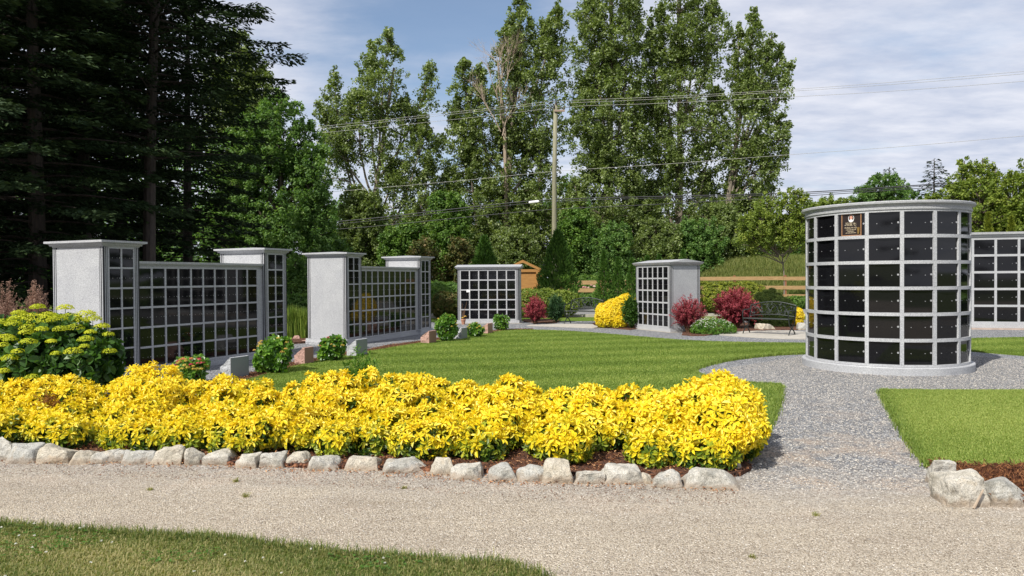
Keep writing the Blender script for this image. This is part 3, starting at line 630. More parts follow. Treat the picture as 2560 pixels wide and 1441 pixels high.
grpw = 'granite columbarium walls with raised end pillars'
long_columbarium((-6.49, 11.75), d1, 4.35, 1.18, 'nearest long grey granite columbarium wall, behind the large green hydrangea', grpw, 1)
long_columbarium((-4.0, 17.85), d2, 4.37, 1.13, 'second, farther long granite columbarium wall, between the irises and the small box columbarium', grpw, 9)

def box_columbarium(origin, rz, L, W, H, rows, cols, label, zb=.12, rise=.09, group=None):
    t = empty('columbarium_box', (origin[0], origin[1], 0), rz, label, 'columbarium', group)
    zt = H - .12
    core = MB(); core.box(.022, L - .022, .024, W - .024, .02, zt + .03)
    gro = []
    for xf, fl in ((0, 1), (L, -1)):
        core.box(min(xf, xf + .022 * fl) + .003 * (fl > 0), max(xf, xf + .022 * fl) - .003 * (fl < 0), .106, W - .106, zb, zt - .03)
        for y0, y1 in ((.0, .1), (W - .1, W)): fluting(core, gro, 'y', y0, y1, zb, zt, 2, xf, fl)
    fluting(core, gro, 'x', .021, .085, zb, zt, 2, 0.0); fluting(core, gro, 'x', L - .085, L - .021, zb, zt, 2, 0.0)
    po = core.build('body', M['granite'], t)
    for gm in gro: gm.build('groove', M['groove'], po)
    fr = MB(); niche_grid(fr, t, .11, L - .11, zb + .02, zt - .01, cols, rows, .042, 0.0); fr.build('niche_frame', M['granite'], t)
    cp = MB(); loft_rect(cp, 0, L, 0, W, [(zt + .015, .004), (zt + .035, .01), (zt + .045, .045), (zt + .105, .085)], 'gable', rise); cp.build('gable_cap', M['granite'], t)
    bs = MB(); bs.box(-.012, L + .012, -.012, W + .012, .012, zb - .004); bs.build('plinth', M['granite'], t)
    pd = MB(); pd.box(-.09, L + .09, -.09, W + .09, -.03, .0095); pd.build('pad', M['concrete'], t)
    return t
gb = 'small box columbariums with gabled granite caps'
th = R(12)
bc = box_columbarium((-1.95, 26.35), -R(5), 2.2, 1.15, 2.02, 5, 6, 'small box columbarium with a white note on one door, beside the cedar shed', group=gb)
nt_ = MB(); nt_.box(.33, .46, -.003, .0, 1.11, 1.20); nt_.build('paper_note', M['white'], bc)
# second box: near corner (4.58,21.4); front faces left, so run from the far end towards the corner
dd_ = np.array((.41, -.912)); Lb = 1.78
o2 = np.array((4.58, 21.4)) - dd_ * Lb
box_columbarium((o2[0], o2[1]), math.atan2(dd_[1], dd_[0]), Lb, 1.07, 2.05, 5, 6, 'grey box columbarium turned sideways between the yellow bush and the red barberry', group=gb)

# ---- round columbarium
t = empty('round_columbarium', (CY[0], CY[1], 0), 0, 'round grey granite columbarium drum of black niches on the gravel circle', 'columbarium')
RC, NS = 1.305, 16
def ring(mb, prof, seg=96, close_top=None):
    an = np.arange(seg) * 2 * math.pi / seg; v = []; f = []
    for r, z in prof: v.append(np.stack([np.cos(an) * r, np.sin(an) * r, np.full(seg, z)], 1))
    for i in range(len(prof) - 1):
        for k in range(seg):
            k2 = (k + 1) % seg; f.append((i * seg + k, i * seg + k2, (i + 1) * seg + k2, (i + 1) * seg + k))
    mb.add(np.concatenate(v), f)
mb = MB(); ring(mb, [(0.01, .13), (1.2, .13), (1.2, 2.68), (.01, 2.68)]); mb.build('drum', M['granite'], t)
mb = MB(); ring(mb, [(.01, -.02), (1.366, -.02), (1.37, .115), (1.362, .128), (.01, .13)], 128); mb.build('base', M['granite'], t)
mb = MB(); ring(mb, [(.01, 2.665), (1.322, 2.665), (1.326, 2.70), (1.31, 2.706), (1.312, 2.735), (1.34, 2.757), (1.370, 2.760), (1.375, 2.79), (1.366, 2.80), (.01, 2.82)], 128); mb.build('cap', M['granite'], t)
fr = MB(); zb, zt = .14, 2.655; ch = (zt - zb) / 6
for r in range(7):
    zc = zb + r * ch; z0, z1 = max(zc - .027, .131), min(zc + .027, 2.664)
    ring(fr, [(1.19, z0), (RC, z0), (RC, z1), (1.19, z1)])
face_az = math.atan2(-CY[1], -CY[0])            # towards the camera
a0 = face_az + R(-11.9 + 0.3)
for k in range(NS):
    a = a0 + k * 2 * math.pi / NS
    rr = np.array((math.cos(a), math.sin(a))); tt = np.array((-rr[1], rr[0]))
    for r in range(6):
        z0, z1 = zb + r * ch + .027, zb + (r + 1) * ch - .027
        v = []
        for z in (z0, z1):
            for (ra, s) in ((1.19, -.029), (RC + .002, -.029), (RC + .002, .029), (1.19, .029)): p = rr * ra + tt * s; v.append((p[0], p[1], z))
        fr.add(v, [(3, 2, 1, 0), (4, 5, 6, 7), (0, 1, 5, 4), (1, 2, 6, 5), (2, 3, 7, 6), (3, 0, 4, 7)])
fr.build('niche_frame', M['granite'], t)
dw = 2 * 1.262 * math.tan(math.pi / NS) - .05
me = door_mesh(dw, ch - .058, .02, True)
plq = None
for k in range(NS):
    a = a0 + (k + .5) * 2 * math.pi / NS
    for r in range(6):
        jit = rng.normal(0, .010)
        o = put_door(me, (math.cos(a) * 1.262, math.sin(a) * 1.262, zb + (r + .5) * ch), a + math.pi / 2 + jit, t); o.rotation_euler[0] = rng.normal(0, .008)
        ang = (a - face_az + math.pi) % (2 * math.pi) - math.pi
        if r == 5 and abs(ang - R(-23)) < R(8): plq = (a, zb + 5.5 * ch)
# bronze plaque with portrait and lettering on one door (a part of the columbarium)
a, zc = plq
pl = MB(); w, h = .165, .185
pl.box(-w + .012, w - .012, -.008, -.001, -h + .012, h - .012)
po = pl.build('plaque', M['plaqueback'], t); po.location = (math.cos(a) * 1.262, math.sin(a) * 1.262, zc + .004); po.rotation_euler = (0, 0, a + math.pi / 2)
po['label'] = 'bronze framed memorial plaque with portrait and lettering'
fm = MB(); 
fm.box(-w, w, -.016, -.001, h - .014, h); fm.box(-w, w, -.016, -.001, -h, -h + .014); fm.box(-w, -w + .014, -.0155, -.001, -h + .014, h - .014); fm.box(w - .014, w, -.0155, -.001, -h + .014, h - .014)
fm.build('plaque_frame', M['bronze'], po)
def disc(mb, cx, cz, rx, rz_, y, a0_=0, a1_=2 * math.pi, n=24):
    an = np.linspace(a0_, a1_, n, endpoint=False); v = [(cx, y, cz)] + [(cx + rx * math.cos(q), y, cz + rz_ * math.sin(q)) for q in an]
    mb.add(v, [(0, 1 + k, 1 + (k + 1) % n) for k in range(n)])
m1 = MB(); disc(m1, -.005, .105, .048, .064, -.010); m1.build('portrait', M['white'], po)
m1 = MB(); disc(m1, -.005, .11, .041, .056, -.0108); m1.build('portrait_backdrop', M['hair'], po)
m1 = MB(); disc(m1, -.005, .117, .024, .034, -.0116); m1.build('portrait_face', M['skin'], po)
m1 = MB(); disc(m1, -.005, .066, .036, .021, -.0122); m1.build('portrait_shirt', M['white'], po)
m1 = MB(); m1.tube([(.118, -.02, -.155), (.122, -.024, -.05)], [.014, .026], 10); m1.build('flower_vase', M['vase'], po)
def text_part(body, size, x, z, parent):
    cu = bpy.data.curves.new('lettering', 'FONT'); cu.body = body; cu.size = size; cu.align_x = 'CENTER'; cu.extrude = .0012
    ob = bpy.data.objects.new('lettering', cu); COL.objects.link(ob); bpy.context.view_layer.update()
    me_ = bpy.data.meshes.new_from_object(ob.evaluated_get(bpy.context.evaluated_depsgraph_get())); bpy.data.objects.remove(ob)
    me_.materials.clear(); me_.materials.append(M['gold'])
    o = bpy.data.objects.new('lettering', me_); COL.objects.link(o); o.parent = parent; o.location = (x, -.0105, z); o.rotation_euler = (R(90), 0, 0)
text_part('冯亚七', .062, -.01, -.012, po)
text_part('FUNG,YA QI', .036, -.014, -.062, po)
m1 = MB()
for z, hw in ((-.088, .082), (-.112, .052), (-.139, .09)):
    for x in np.arange(-hw - .01, hw - .01, .012): m1.box(x, x + .0085, -.0112, -.008, z, z + .008 + .002 * math.sin(x * 900))
m1.build('lettering', M['gold'], po)

# ---- far right wall
dr = np.array((.963, -.271)); org = np.array((13.64, 21.9)) - dr * (.12 + .595)
t = empty('columbarium_wall', (org[0], org[1], 0), math.atan2(dr[1], dr[0]), 'straight grey columbarium wall of black niches seen past the right side of the round one', 'columbarium')
Lr = .24 + .595 * 7
core = MB(); core.box(.0, Lr, .031, .9, .17, 2.70); core.build('body', M['granite'], t)
fr = MB(); niche_grid(fr, t, .12, .12 + .595 * 7, .2, 2.675, 7, 5, .065, 0.0, True); fr.box(.0, .08, .001, .03, .17, 2.70); fr.build('niche_frame', M['granite'], t)
cp = MB(); loft_rect(cp, 0, Lr, 0, .9, [(2.705, .0), (2.73, .012), (2.735, .04), (2.79, .055), (2.795, .09), (2.86, .1)], 'flat'); cp.build('wall_cap', M['granite'], t)
bs = MB(); bs.box(-.02, Lr + .02, -.02, .92, .045, .166); bs.build('plinth', M['granite'], t)
pd = MB(); pd.box(-.2, Lr + .2, -.12, 1.1, -.03, .04); pd.build('pad', M['padconcrete'], t)

# ================================================================== memorial stones
def memorial(px, py, w, dpt, h, pink, label, dirv=d1):
    q = G(px, py); t = empty('memorial_stone', (q[0], q[1], 0), math.atan2(dirv[1], dirv[0]), label, 'memorial stone', 'slanted memorial stones along the lawn edge')
    bm = bmesh.new(); hb_ = h * .56
    pr = [(0.004, -.02), (0.004, h - .006), (dpt * .12, h), (dpt, hb_), (dpt, -.02)]
    v0 = [bm.verts.new((0, y, z)) for y, z in pr]; v1 = [bm.verts.new((w, y, z)) for y, z in pr]
    bm.faces.new(v0); bm.faces.new(v1[::-1])
    for i in range(5): j = (i + 1) % 5; bm.faces.new((v0[j], v0[i], v1[i], v1[j]))
    bmesh.ops.recalc_face_normals(bm, faces=bm.faces)
    for ax, ln_ in ((0, w), (1, dpt), (2, h)):
        for i in range(1, int(ln_ / .03)):
            co = Vector((0, 0, 0)); no = Vector((0, 0, 0)); no[ax] = 1; co[ax] = ln_ * i / int(ln_ / .03)
            bmesh.ops.bisect_plane(bm, geom=bm.verts[:] + bm.edges[:] + bm.faces[:], plane_co=co, plane_no=no)
    sd = Vector((px * .1, py * .1, 0))
    for v_ in bm.verts:
        if v_.co.y > .006 and (v_.co.x < .002 or v_.co.x > w - .002 or v_.co.y > dpt - .002):
            nrm = v_.normal; v_.co += nrm * (.016 * mnoise.noise(v_.co * 14 + sd) + .01 * mnoise.noise(v_.co * 34 + sd) - .004)
    bmesh.ops.triangulate(bm, faces=bm.faces)
    me = bpy.data.meshes.new('rough_block'); bm.to_mesh(me); bm.free(); me.materials.append(M['pinkrock'] if pink else M['granite_rock']); me.polygons.foreach_set('use_smooth', np.zeros(len(me.polygons), bool))
    o = bpy.data.objects.new('rough_block', me); COL.objects.link(o); o.parent = t
    mb = MB(); mb.box(.004, w - .004, -.0, .0035, 0, h - .01); mb.build('polished_face', M['pinkgranite'] if pink else M['greypolish'], t)
memorial(577, 951, .41, .22, .36, False, 'grey slanted memorial stone nearest the golden hedge, with a smooth grey face')
memorial(762, 915, .26, .24, .34, True, 'pink granite memorial stone between the first two round green bushes')
memorial(891, 895, .40, .24, .37, False, 'white rough sided memorial stone in front of the second long columbarium wall')
memorial(1073, 862, .36, .24, .33, True, 'pink memorial stone immediately left of the tall round hydrangea bush')
memorial(1154, 851, .34, .23, .32, False, 'grey memorial stone between two far hydrangea bushes, below the clay pot')
memorial(1220, 837, .33, .24, .32, True, 'farthest pink memorial stone, below the box columbarium with the note')

# ================================================================== boulders
def boulder(px0, px1, pyt, pyb, label, group, depth=None, seed=0, angular=1.0, lean=0):
    xm = (px0 + px1) / 2; b0 = G(xm, pyb); Yb = b0[1]; w = (px1 - px0) / FPX * Yb * 1.11
    dpt = depth or min(w * .8, .28); Yc = Yb + dpt * .5
    h = P(xm, pyt, Yb + dpt * .45)[2] - .012
    rs = np.random.default_rng(int(px0 * 7 + pyb) + seed); bm = bmesh.new()
    pts = []
    for sx in (-1, 1):
        for sy in (-1, 1):
            for z in (0, 1):
                k = rs.uniform(.78, 1.0) if z == 0 else rs.uniform(.42, .98)
                pts.append((sx * k if z == 0 else sx * rs.uniform(.25, .98), sy * (rs.uniform(.8, 1) if z == 0 else rs.uniform(.3, .95)), z * rs.uniform(.5, 1.0)))
    for _ in range(7): q = rs.normal(size=3); q /= np.linalg.norm(q); pts.append((q[0] * rs.uniform(.85, 1.02), q[1] * .95, .5 + q[2] * .5 * rs.uniform(.8, 1.0)))
    pts = np.array(pts); pts[:, 2] -= pts[:, 2].min(); pts[:, 2] /= pts[:, 2].max(); pts[:, 0] /= abs(pts[:, 0]).max()
    for p_ in pts: bm.verts.new((p_[0] * w / 2 + lean * p_[2] * w * .2, p_[1] * dpt / 2, p_[2] * (h + .03) - .03))
    r_ = bmesh.ops.convex_hull(bm, input=bm.verts); bmesh.ops.delete(bm, geom=list({x for x in r_['geom_interior'] + r_['geom_unused'] if isinstance(x, bmesh.types.BMVert) and x.is_valid}), context='VERTS')
    bmesh.ops.dissolve_limit(bm, angle_limit=R(14), verts=bm.verts, edges=bm.edges)
    bmesh.ops.bevel(bm, geom=bm.edges[:] , offset=.012, segments=2, affect='EDGES', profile=.6, clamp_overlap=True)
    bmesh.ops.triangulate(bm, faces=bm.faces)
    for _ in range(4):
        le = [e for e in bm.edges if e.calc_length() > .03]
        if not le: break
        bmesh.ops.subdivide_edges(bm, edges=le, cuts=1); bmesh.ops.triangulate(bm, faces=[f for f in bm.faces if len(f.verts) > 3])
    sd = Vector((px0 * .37, pyb * .21, seed))
    bm.normal_update()
    for v_ in bm.verts: v_.co += v_.normal * (.018 * mnoise.noise(v_.co * 7 + sd) + .009 * mnoise.noise(v_.co * 19 + sd) + .004 * mnoise.noise(v_.co * 47 + sd))
    me = bpy.data.meshes.new('boulder'); bm.to_mesh(me); bm.free(); me.materials.append(M['stone'])
    for p_ in me.polygons: p_.use_smooth = False
    o = bpy.data.objects.new('boulder', me); COL.objects.link(o); o.location = (b0[0] * Yc / Yb, Yc, 0); o.rotation_euler = (0, 0, rs.uniform(-.12, .12))
    return tag(o, label, 'boulder', group)
RG = 'pale granite boulders edging the golden hedge bed'
rocks = [(-30, 40, 1090, 1156, 'boulder cut by the left picture edge, leftmost of the stone edging'), (26, 103, 1107, 1161, 'second boulder from the left end, blocky with a flat top'), (103, 191, 1109, 1161, 'wide pale boulder with a ledge across its face, third from left'),
 (184, 239, 1122, 1163, 'small triangular grey boulder between two wide ones, fourth from left'), (235, 293, 1121, 1161, 'shaded flat topped boulder, fifth from left'), (290, 319, 1122, 1158, 'small brownish boulder wedged in under a low yellow sprig'),
 (316, 393, 1117, 1164, 'broad boulder streaked by leaf shadows, seventh from left'), (386, 468, 1111, 1164, 'broad boulder rising to a shoulder, eighth from left'), (468, 511, 1116, 1164, 'narrow darker boulder, ninth from left'),
 (508, 589, 1121, 1165, 'wide low boulder with leaf shadows on its top, tenth from left'), (592, 653, 1131, 1172, 'sloping boulder left of the gap in the hedge'), (651, 715, 1126, 1172, 'square cream boulder below the gap in the hedge'),
 (717, 785, 1126, 1169, 'rounded bluish white boulder right of the cream square one'), (777, 857, 1134, 1178, 'grey boulder with a flat sloping face before a leaf litter pocket'), (862, 953, 1139, 1181, 'long cream boulder partly under the bush leaves'),
 (961, 1070, 1142, 1185, 'longest low grey boulder pointing right, mid edging'), (1065, 1143, 1137, 1190, 'tall leaning grey boulder right of the longest low one'), (1131, 1213, 1157, 1201, 'squat boxy boulder with orange leaves either side'),
 (1221, 1293, 1158, 1206, 'dome shaped speckled boulder in the middle of the edging'), (1293, 1370, 1163, 1207, 'flat topped light boulder left of the tall upright one'), (1358, 1429, 1147, 1210, 'tall upright boulder with a grey patch'),
 (1433, 1514, 1171, 1212, 'low rounded cream boulder right of the tall upright one'), (1498, 1606, 1157, 1213, 'large cream boulder with a split across it'), (1592, 1630, 1175, 1211, 'small lichen boulder leaning on the split cream one'),
 (1622, 1706, 1170, 1221, 'pyramid shaped white boulder, next to the corner boulder'), (1706, 1855, 1163, 1226, 'biggest boulder of the edging, mottled green, at the bed corner')]
for i, (a, b_, c, d_, l) in enumerate(rocks): boulder(a, b_, c, d_, l, RG, depth=.34 if i == 25 else None, seed=i)
boulder(1800, 1856, 1144, 1184, 'grey boulder behind the biggest corner boulder', RG, seed=3)
RG2 = 'boulders at the right end of the gravel path'
boulder(2322, 2382, 1140, 1216, 'upright white boulder at the lawn corner, behind the largest right boulder', RG2, seed=4)
boulder(2343, 2456, 1166, 1270, 'largest right hand boulder, tan face with a grey green side', RG2, depth=.3, seed=14)
boulder(2458, 2562, 1190, 1271, 'rounded beige boulder at the right picture edge', RG2, depth=.3, seed=8)
st = MB(); q0 = G(2434, 1274); q1 = G(2458, 1225, .12); st.tube([q0 + (0, 0, .006), (q0 + q1) / 2 + (0.004, 0, .01), q1], [.009, .008, .006], 6); st.tube([G(2444, 1262) + (0, 0, .01), G(2462, 1236, .06)], .004, 5)
tag(st.build('stick', M['deadwood']), 'dry stick leaning between the two right hand boulders', 'stick')
boulder(1893, 1935, 808, 826, 'flat pale rock in the mulch behind the right bench', None, depth=.5, seed=2)
boulder(1992, 2016, 806, 826, 'small pale rock between the bench and the round columbarium', None, depth=.3, seed=5)
for a, b_, c, d_, l in ((729, 752, 838, 852, 'pink rounded rock below the irises'), (734, 748, 820, 838, 'pale tumbled rock between the iris clumps'), (752, 770, 848, 858, 'low tan rock right of the pink one')):
    o = boulder(a, b_, c, d_, l, 'rocks in the iris bed', depth=.2, seed=a)
    if 'pink' in l: o.data.materials[0] = M['pinkrock']

# ================================================================== shrubs
def lobes_surface(lobes, dens, zmin=0.03, inner=1.0):
    """points and outward normals on the union of ellipsoid lobes (c, r)"""
    C = np.array([l[0] for l in lobes]); Rr = np.array([l[1] for l in lobes]) * inner
    P_, N_ = [], []
    for i in range(len(C)):
        area = 4 * math.pi * ((Rr[i].prod()) ** (2 / 3)); k = int(area * dens)
        d = rdir(k); p = C[i] + d * Rr[i] * rng.uniform(.93, 1.05, (k, 1)); nn = unit(d / Rr[i])
        keep = p[:, 2] > zmin
        for j in range(len(C)):
            if j != i: keep &= (((p - C[j]) / Rr[j]) ** 2).sum(1) > .86
        P_.append(p[keep]); N_.append(nn[keep])
    return np.concatenate(P_), np.concatenate(N_)
def rosettes(mb, c, u, k, L, Wd, tint, droop=0.0):
    N = len(c); ref = np.where(abs(u[:, 2:3]) < .9, np.array((0, 0, 1.0)), np.array((1.0, 0, 0))); e1 = unit(np.cross(u, ref)); e2 = np.cross(u, e1)
    ph = rng.uniform(0, 6.28, N)
    for i in range(k):
        outer = i >= k * .4
        a = ph + i * 2.399; th_ = (rng.uniform(1.15, 1.75, N) if outer else rng.uniform(.45, .95, N))
        rad = np.cos(a)[:, None] * e1 + np.sin(a)[:, None] * e2
        ax = np.cos(th_)[:, None] * u + np.sin(th_)[:, None] * rad; ax[:, 2] -= droop * outer; ax = unit(ax)
        nr = np.sin(th_)[:, None] * u - np.cos(th_)[:, None] * rad
        l = L * rng.uniform(.7, 1.2, N) * (1.0 if outer else .75)
        leaf_quads(mb, c + rad * .004, ax, nr, l, Wd * l / L * rng.uniform(.85, 1.15, N), np.clip(tint + rng.normal(0, .07, N), 0, 1), .2)
def stems(mb, root, tips, r0=.008, mi=0):
    for q in tips:
        q = np.array(q); root_ = root + rng.normal(0, .03, 3) * (1, 1, 0); mid = (root_ + q) / 2 + rng.normal(0, .03, 3) + (0, 0, .05)
        mb.tube([root_, mid, q], [r0, r0 * .7, r0 * .4], 4, mi, cap=False)
# -------- golden hedge along the boulders
sil = np.array([(-160, 955), (-60, 950), (0, 950), (60, 955), (130, 944), (180, 940), (240, 976), (300, 950), (340, 925), (380, 908), (430, 922), (480, 955), (530, 950), (570, 936), (620, 950), (660, 942), (700, 962), (722, 1020), (745, 955), (780, 934), (830, 940), (860, 926), (900, 945), (940, 920), (1000, 942), (1040, 936), (1100, 943), (1140, 966), (1190, 952), (1220, 976), (1265, 938), (1310, 958), (1350, 985), (1400, 972), (1440, 962), (1500, 968), (1560, 960), (1600, 974), (1640, 966), (1700, 975), (1730, 950), (1770, 950), (1812, 930), (1845, 955), (1870, 1000)])
bot = np.array([(-160, 1105), (50, 1108), (150, 1112), (300, 1112), (390, 1122), (560, 1122), (620, 1130), (700, 1095), (770, 1132), (830, 1148), (950, 1158), (1060, 1132), (1180, 1150), (1220, 1165), (1330, 1142), (1450, 1146), (1600, 1158), (1640, 1176), (1780, 1162), (1860, 1120)])
def yfront(px): return 7.38 - .95 * px / 1850
bush_px = [(-170, 52, 'golden leaved bush cut by the left picture edge, below the big hydrangea'), (52, 245, 'golden bush just right of the dead brown patch, second from the left'), (245, 500, 'tallest golden bush at left, in front of the pink flowered shrub'),
           (500, 722, 'golden bush left of the low notch where lawn shows through'), (722, 905, 'golden bush with a green weed standing at its right shoulder'), (905, 1150, 'broad golden bush right of the green weed, hanging over the long grey boulder'),
           (1150, 1355, 'golden bush with a pointed peak, centre of the hedge'), (1355, 1560, 'lower evenly rounded golden bush, third from the right end'), (1560, 1690, 'golden bush with low green leaves beside the tall end bush'), (1690, 1900, 'biggest golden bush at the right end of the hedge, beside the gravel path')]
for bi, (xa, xb, lab) in enumerate(bush_px):
    lobes = []
    step = 46
    for px in np.arange(xa + step / 2, min(xb, 1862), step):
        yf = yfront(px); top = np.interp(px, sil[:, 0], sil[:, 1]); bt = np.interp(px, bot[:, 0], bot[:, 1])
        end = max(0, (px - 1780) / 90.0)
        for row, (dy, fr_) in enumerate(((.12, .40), (.50, .16), (.86, .0))):
            if end > .6 and row == 0: dy = .25
            Y = yf + dy * (1 - .3 * end) + rng.uniform(-.06, .06); tp = top + (bt - top) * fr_ + rng.uniform(-4, 10)
            e = min(px - xa, xb - px) / 75.0; cr_ = max(0, 1 - e)
            if row < 2: tp += cr_ * 26 * (1 if row == 0 else .7); Y += cr_ * .14
            r = rng.uniform(.15, .21); pt = P(px + rng.uniform(-14, 14), tp, Y)
            if row == 2: r = rng.uniform(.11, .16)
            c = pt - (0, 0, r * .95); lobes.append((c, (r * 1.05, r * 1.1, r)))
            if row == 0:   # skirt towards the stones
                pb = P(px, bt + 20 + rng.uniform(-16, 12), yf - .42); zc = max(pb[2] + r * .8, .12)
                if rng.random() < .85: lobes.append((np.array((pb[0], yf - .34 + cr_ * .22, zc)), (r, r * 1.2, r * .9)))
            lobes.append((np.array((c[0], Y + .05, c[2] * .55)), (r, r, r)))
    if bi == 9:
        for (qx, qy, Y, r) in ((1842, 1035, 6.6, .22), (1862, 1068, 6.5, .18), (1850, 1098, 6.4, .16), (1822, 1012, 7.0, .21), (1775, 1022, 6.8, .24), (1800, 1065, 6.3, .25), (1700, 1040, 6.9, .22), (1650, 1050, 6.8, .2)):
            lobes.append((P(qx, qy, Y), (r, r, r * .95)))
    root = np.mean([l[0] for l in lobes], 0); root[2] = 0
    t = empty('golden_bush', (root[0], root[1], 0), 0, lab, 'bush', 'golden leaved bushes forming the front hedge')
    mb = MB()
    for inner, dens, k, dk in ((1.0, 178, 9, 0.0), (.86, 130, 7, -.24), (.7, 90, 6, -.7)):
        c, u = lobes_surface(lobes, dens, .05, inner)
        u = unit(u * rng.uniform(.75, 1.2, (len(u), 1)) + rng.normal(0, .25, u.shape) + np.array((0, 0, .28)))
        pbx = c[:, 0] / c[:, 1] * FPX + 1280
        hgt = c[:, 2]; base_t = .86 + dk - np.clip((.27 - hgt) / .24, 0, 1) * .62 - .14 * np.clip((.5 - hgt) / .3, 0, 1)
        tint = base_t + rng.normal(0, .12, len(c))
        scale = 1.0 if bi > 5 else .86
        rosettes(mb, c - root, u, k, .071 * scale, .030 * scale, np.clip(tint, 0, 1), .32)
    if bi in (2, 6, 9, 4):    # a few taller shoots
        for (qx, qy) in {2: ((378, 905), (430, 922)), 6: ((1265, 938),), 9: ((1812, 932), (1738, 944), (1830, 945)), 4: ((778, 932), (862, 924))}[bi]:
            Y = yfront(qx) + .85; q = P(qx, qy, Y) - root
            cc = q[None] - np.array((0, 0, 1)) * rng.uniform(.0, .10, (9, 1)) + rng.normal(0, .03, (9, 3)) * (1, 1, .3); rosettes(mb, cc, unit(rng.normal(0, .3, (9, 3)) + (0, 0, 1)), 8, .05, .02, np.full(9, .85))
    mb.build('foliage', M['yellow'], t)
    ms = MB(); c, u = lobes_surface(lobes, 10, .08, .85)
    rr_ = np.array((0, 0, 0.0))
    for q in c[:70] - root: ms.tube([np.array((q[0] * .6, q[1] * .5, 0)), np.array((q[0] * .8, q[1] * .8, q[2] * .55)), q], [.009, .007, .004], 4, 0, False)
    ms.build('stems', M['twig'], t)
    if bi == 1:
        c = np.array([P(rng.normal(125, 15), rng.normal(1012, 14), yfront(125) + .22 + rng.uniform(-.05, .1)) for _ in range(90)]) - root
        m2 = MB(); rosettes(m2, c, unit(rng.normal(0, .5, c.shape) + (0, -.6, -.3)), 6, .05, .012, rng.uniform(.1, .9, 90), .5); o = m2.build('dead_leaves', M['brownleaf'], t); o['label'] = 'patch of withered brown leaves'
# low sprigs
for qx, qy, L_ in ((318, 1108, .07), (610, 1112, .06), (715, 1120, .05), (1470, 1130, .07), (380, 1130, .05), (1190, 1168, .06)):
    pass
def leafy(name, lab, cat, group, centre, lobes, dens, L, Wd, mat, k=5, tintf=None, up=.4, droop=.1, flowers=None, stemr=.008, z0=.03, layers=((1.0, 1.0), (.8, .6)), partname='foliage'):
    """shrub of whorled leaves over ellipsoid lobes; lobes relative to centre"""
    t = empty(name, centre, 0, lab, cat, group); mb = MB()
    for inner, dm in layers:
        c, u = lobes_surface(lobes, dens * dm, z0, inner)
        u = unit(u + rng.normal(0, .3, u.shape) + np.array((0, 0, up)))
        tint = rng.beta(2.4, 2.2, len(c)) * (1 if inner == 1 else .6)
        if tintf is not None: tint = tintf(c, tint)
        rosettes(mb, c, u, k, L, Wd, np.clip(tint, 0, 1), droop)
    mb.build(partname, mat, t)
    ms = MB(); c, u = lobes_surface(lobes, 12 / max(.3, np.mean([l[1][0] for l in lobes])), .1, .8)
    for q in c[:40]: ms.tube([np.array((q[0] * .15, q[1] * .15, 0)), np.array((q[0] * .6, q[1] * .6, q[2] * .5)), q], [stemr, stemr * .8, stemr * .5], 4, 0, False)
    if ms.v: ms.build('stems', M['twig'], t)
    return t
def flower_head(mb, c, r, flat, n, tint, size, tilt=None):
    d = rdir(n); d[:, 2] = abs(d[:, 2]) * 1.0 - .12; p = c + d * (r, r, r * flat) * rng.uniform(.85, 1.05, (n, 1))
    nn = unit(d + rng.normal(0, .25, d.shape)); ax = unit(np.cross(nn, rdir(n)))
    diamonds(mb, p - ax * size * .5, ax, nn, size, size * .9, np.clip(tint + rng.normal(0, .12, n), 0, 1))
# -------- big lime hydrangea at left
cx = P(135, 900, 9.3); cen = np.array((cx[0], 9.3, 0))
t = empty('hydrangea', cen, 0, 'large hydrangea with flat lime green flower heads in front of the nearest columbarium wall', 'hydrangea')
def rel(px, py, Y): return P(px, py, Y) - cen
mb = MB(); lobes = []
for (qx, qy, Y, r) in ((60, 880, 9.3, .42), (150, 880, 9.2, .42), (210, 890, 9.2, .36), (235, 905, 9.1, .3), (0, 880, 9.4, .4), (-70, 890, 9.4, .45), (100, 920, 8.9, .36), (190, 930, 8.9, .32), (20, 935, 8.9, .35), (245, 880, 9.4, .22), (-60, 950, 9, .3), (120, 850, 9.6, .3)): lobes.append((rel(qx, qy, Y), (r, r, r)))
for inner, dens in ((1.0, 62), (.8, 50), (.6, 35)):
    c, u = lobes_surface(lobes, dens, .03, inner)
    u = unit(u + rng.normal(0, .3, u.shape) + np.array((0, 0, .35)))
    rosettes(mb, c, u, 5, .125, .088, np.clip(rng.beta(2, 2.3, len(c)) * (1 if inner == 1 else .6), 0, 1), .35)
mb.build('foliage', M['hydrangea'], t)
HL = lobes
def hit_lobes(px, py, ls, cen0):
    r = np.array(ray(px, py)); r /= np.linalg.norm(r); o_ = np.array((0, 0, CAMH)); best = None
    for c_, rr in ls:
        oc = o_ - (np.array(c_) + cen0); b_ = oc @ r; cc = oc @ oc - rr[0] ** 2; dd = b_ * b_ - cc
        if dd > 0:
            tt_ = -b_ - math.sqrt(dd); best = tt_ if best is None else min(best, tt_)
    return None if best is None else o_ + r * (best - .05)
hpos = []
heads = [(95, 770, .9), (163, 772, 1), (215, 788, 1.3), (48, 785, .9), (85, 798, 1.5), (120, 803, 1.3), (145, 800, 1.3), (35, 812, 1), (70, 822, 1), (90, 810, 1.4), (40, 800, 1), (152, 825, .9), (187, 822, 1.1), (105, 825, .7), (255, 818, .9), (66, 834, .9), (15, 845, .9), (25, 850, .8), (72, 857, 1), (215, 850, .9), (270, 838, .7), (183, 881, 1.05), (210, 868, .6), (274, 880, .8), (28, 897, 1), (140, 885, .5), (10, 930, .8), (82, 945, .8), (5, 808, 1), (120, 790, 1), (60, 795, 1.2), (175, 795, 1.2), (232, 800, 1.1), (8, 865, .7), (-20, 840, 1), (-30, 900, 1), (226, 832, .6), (200, 805, 1.1), (45, 880, .6), (128, 855, .55)]
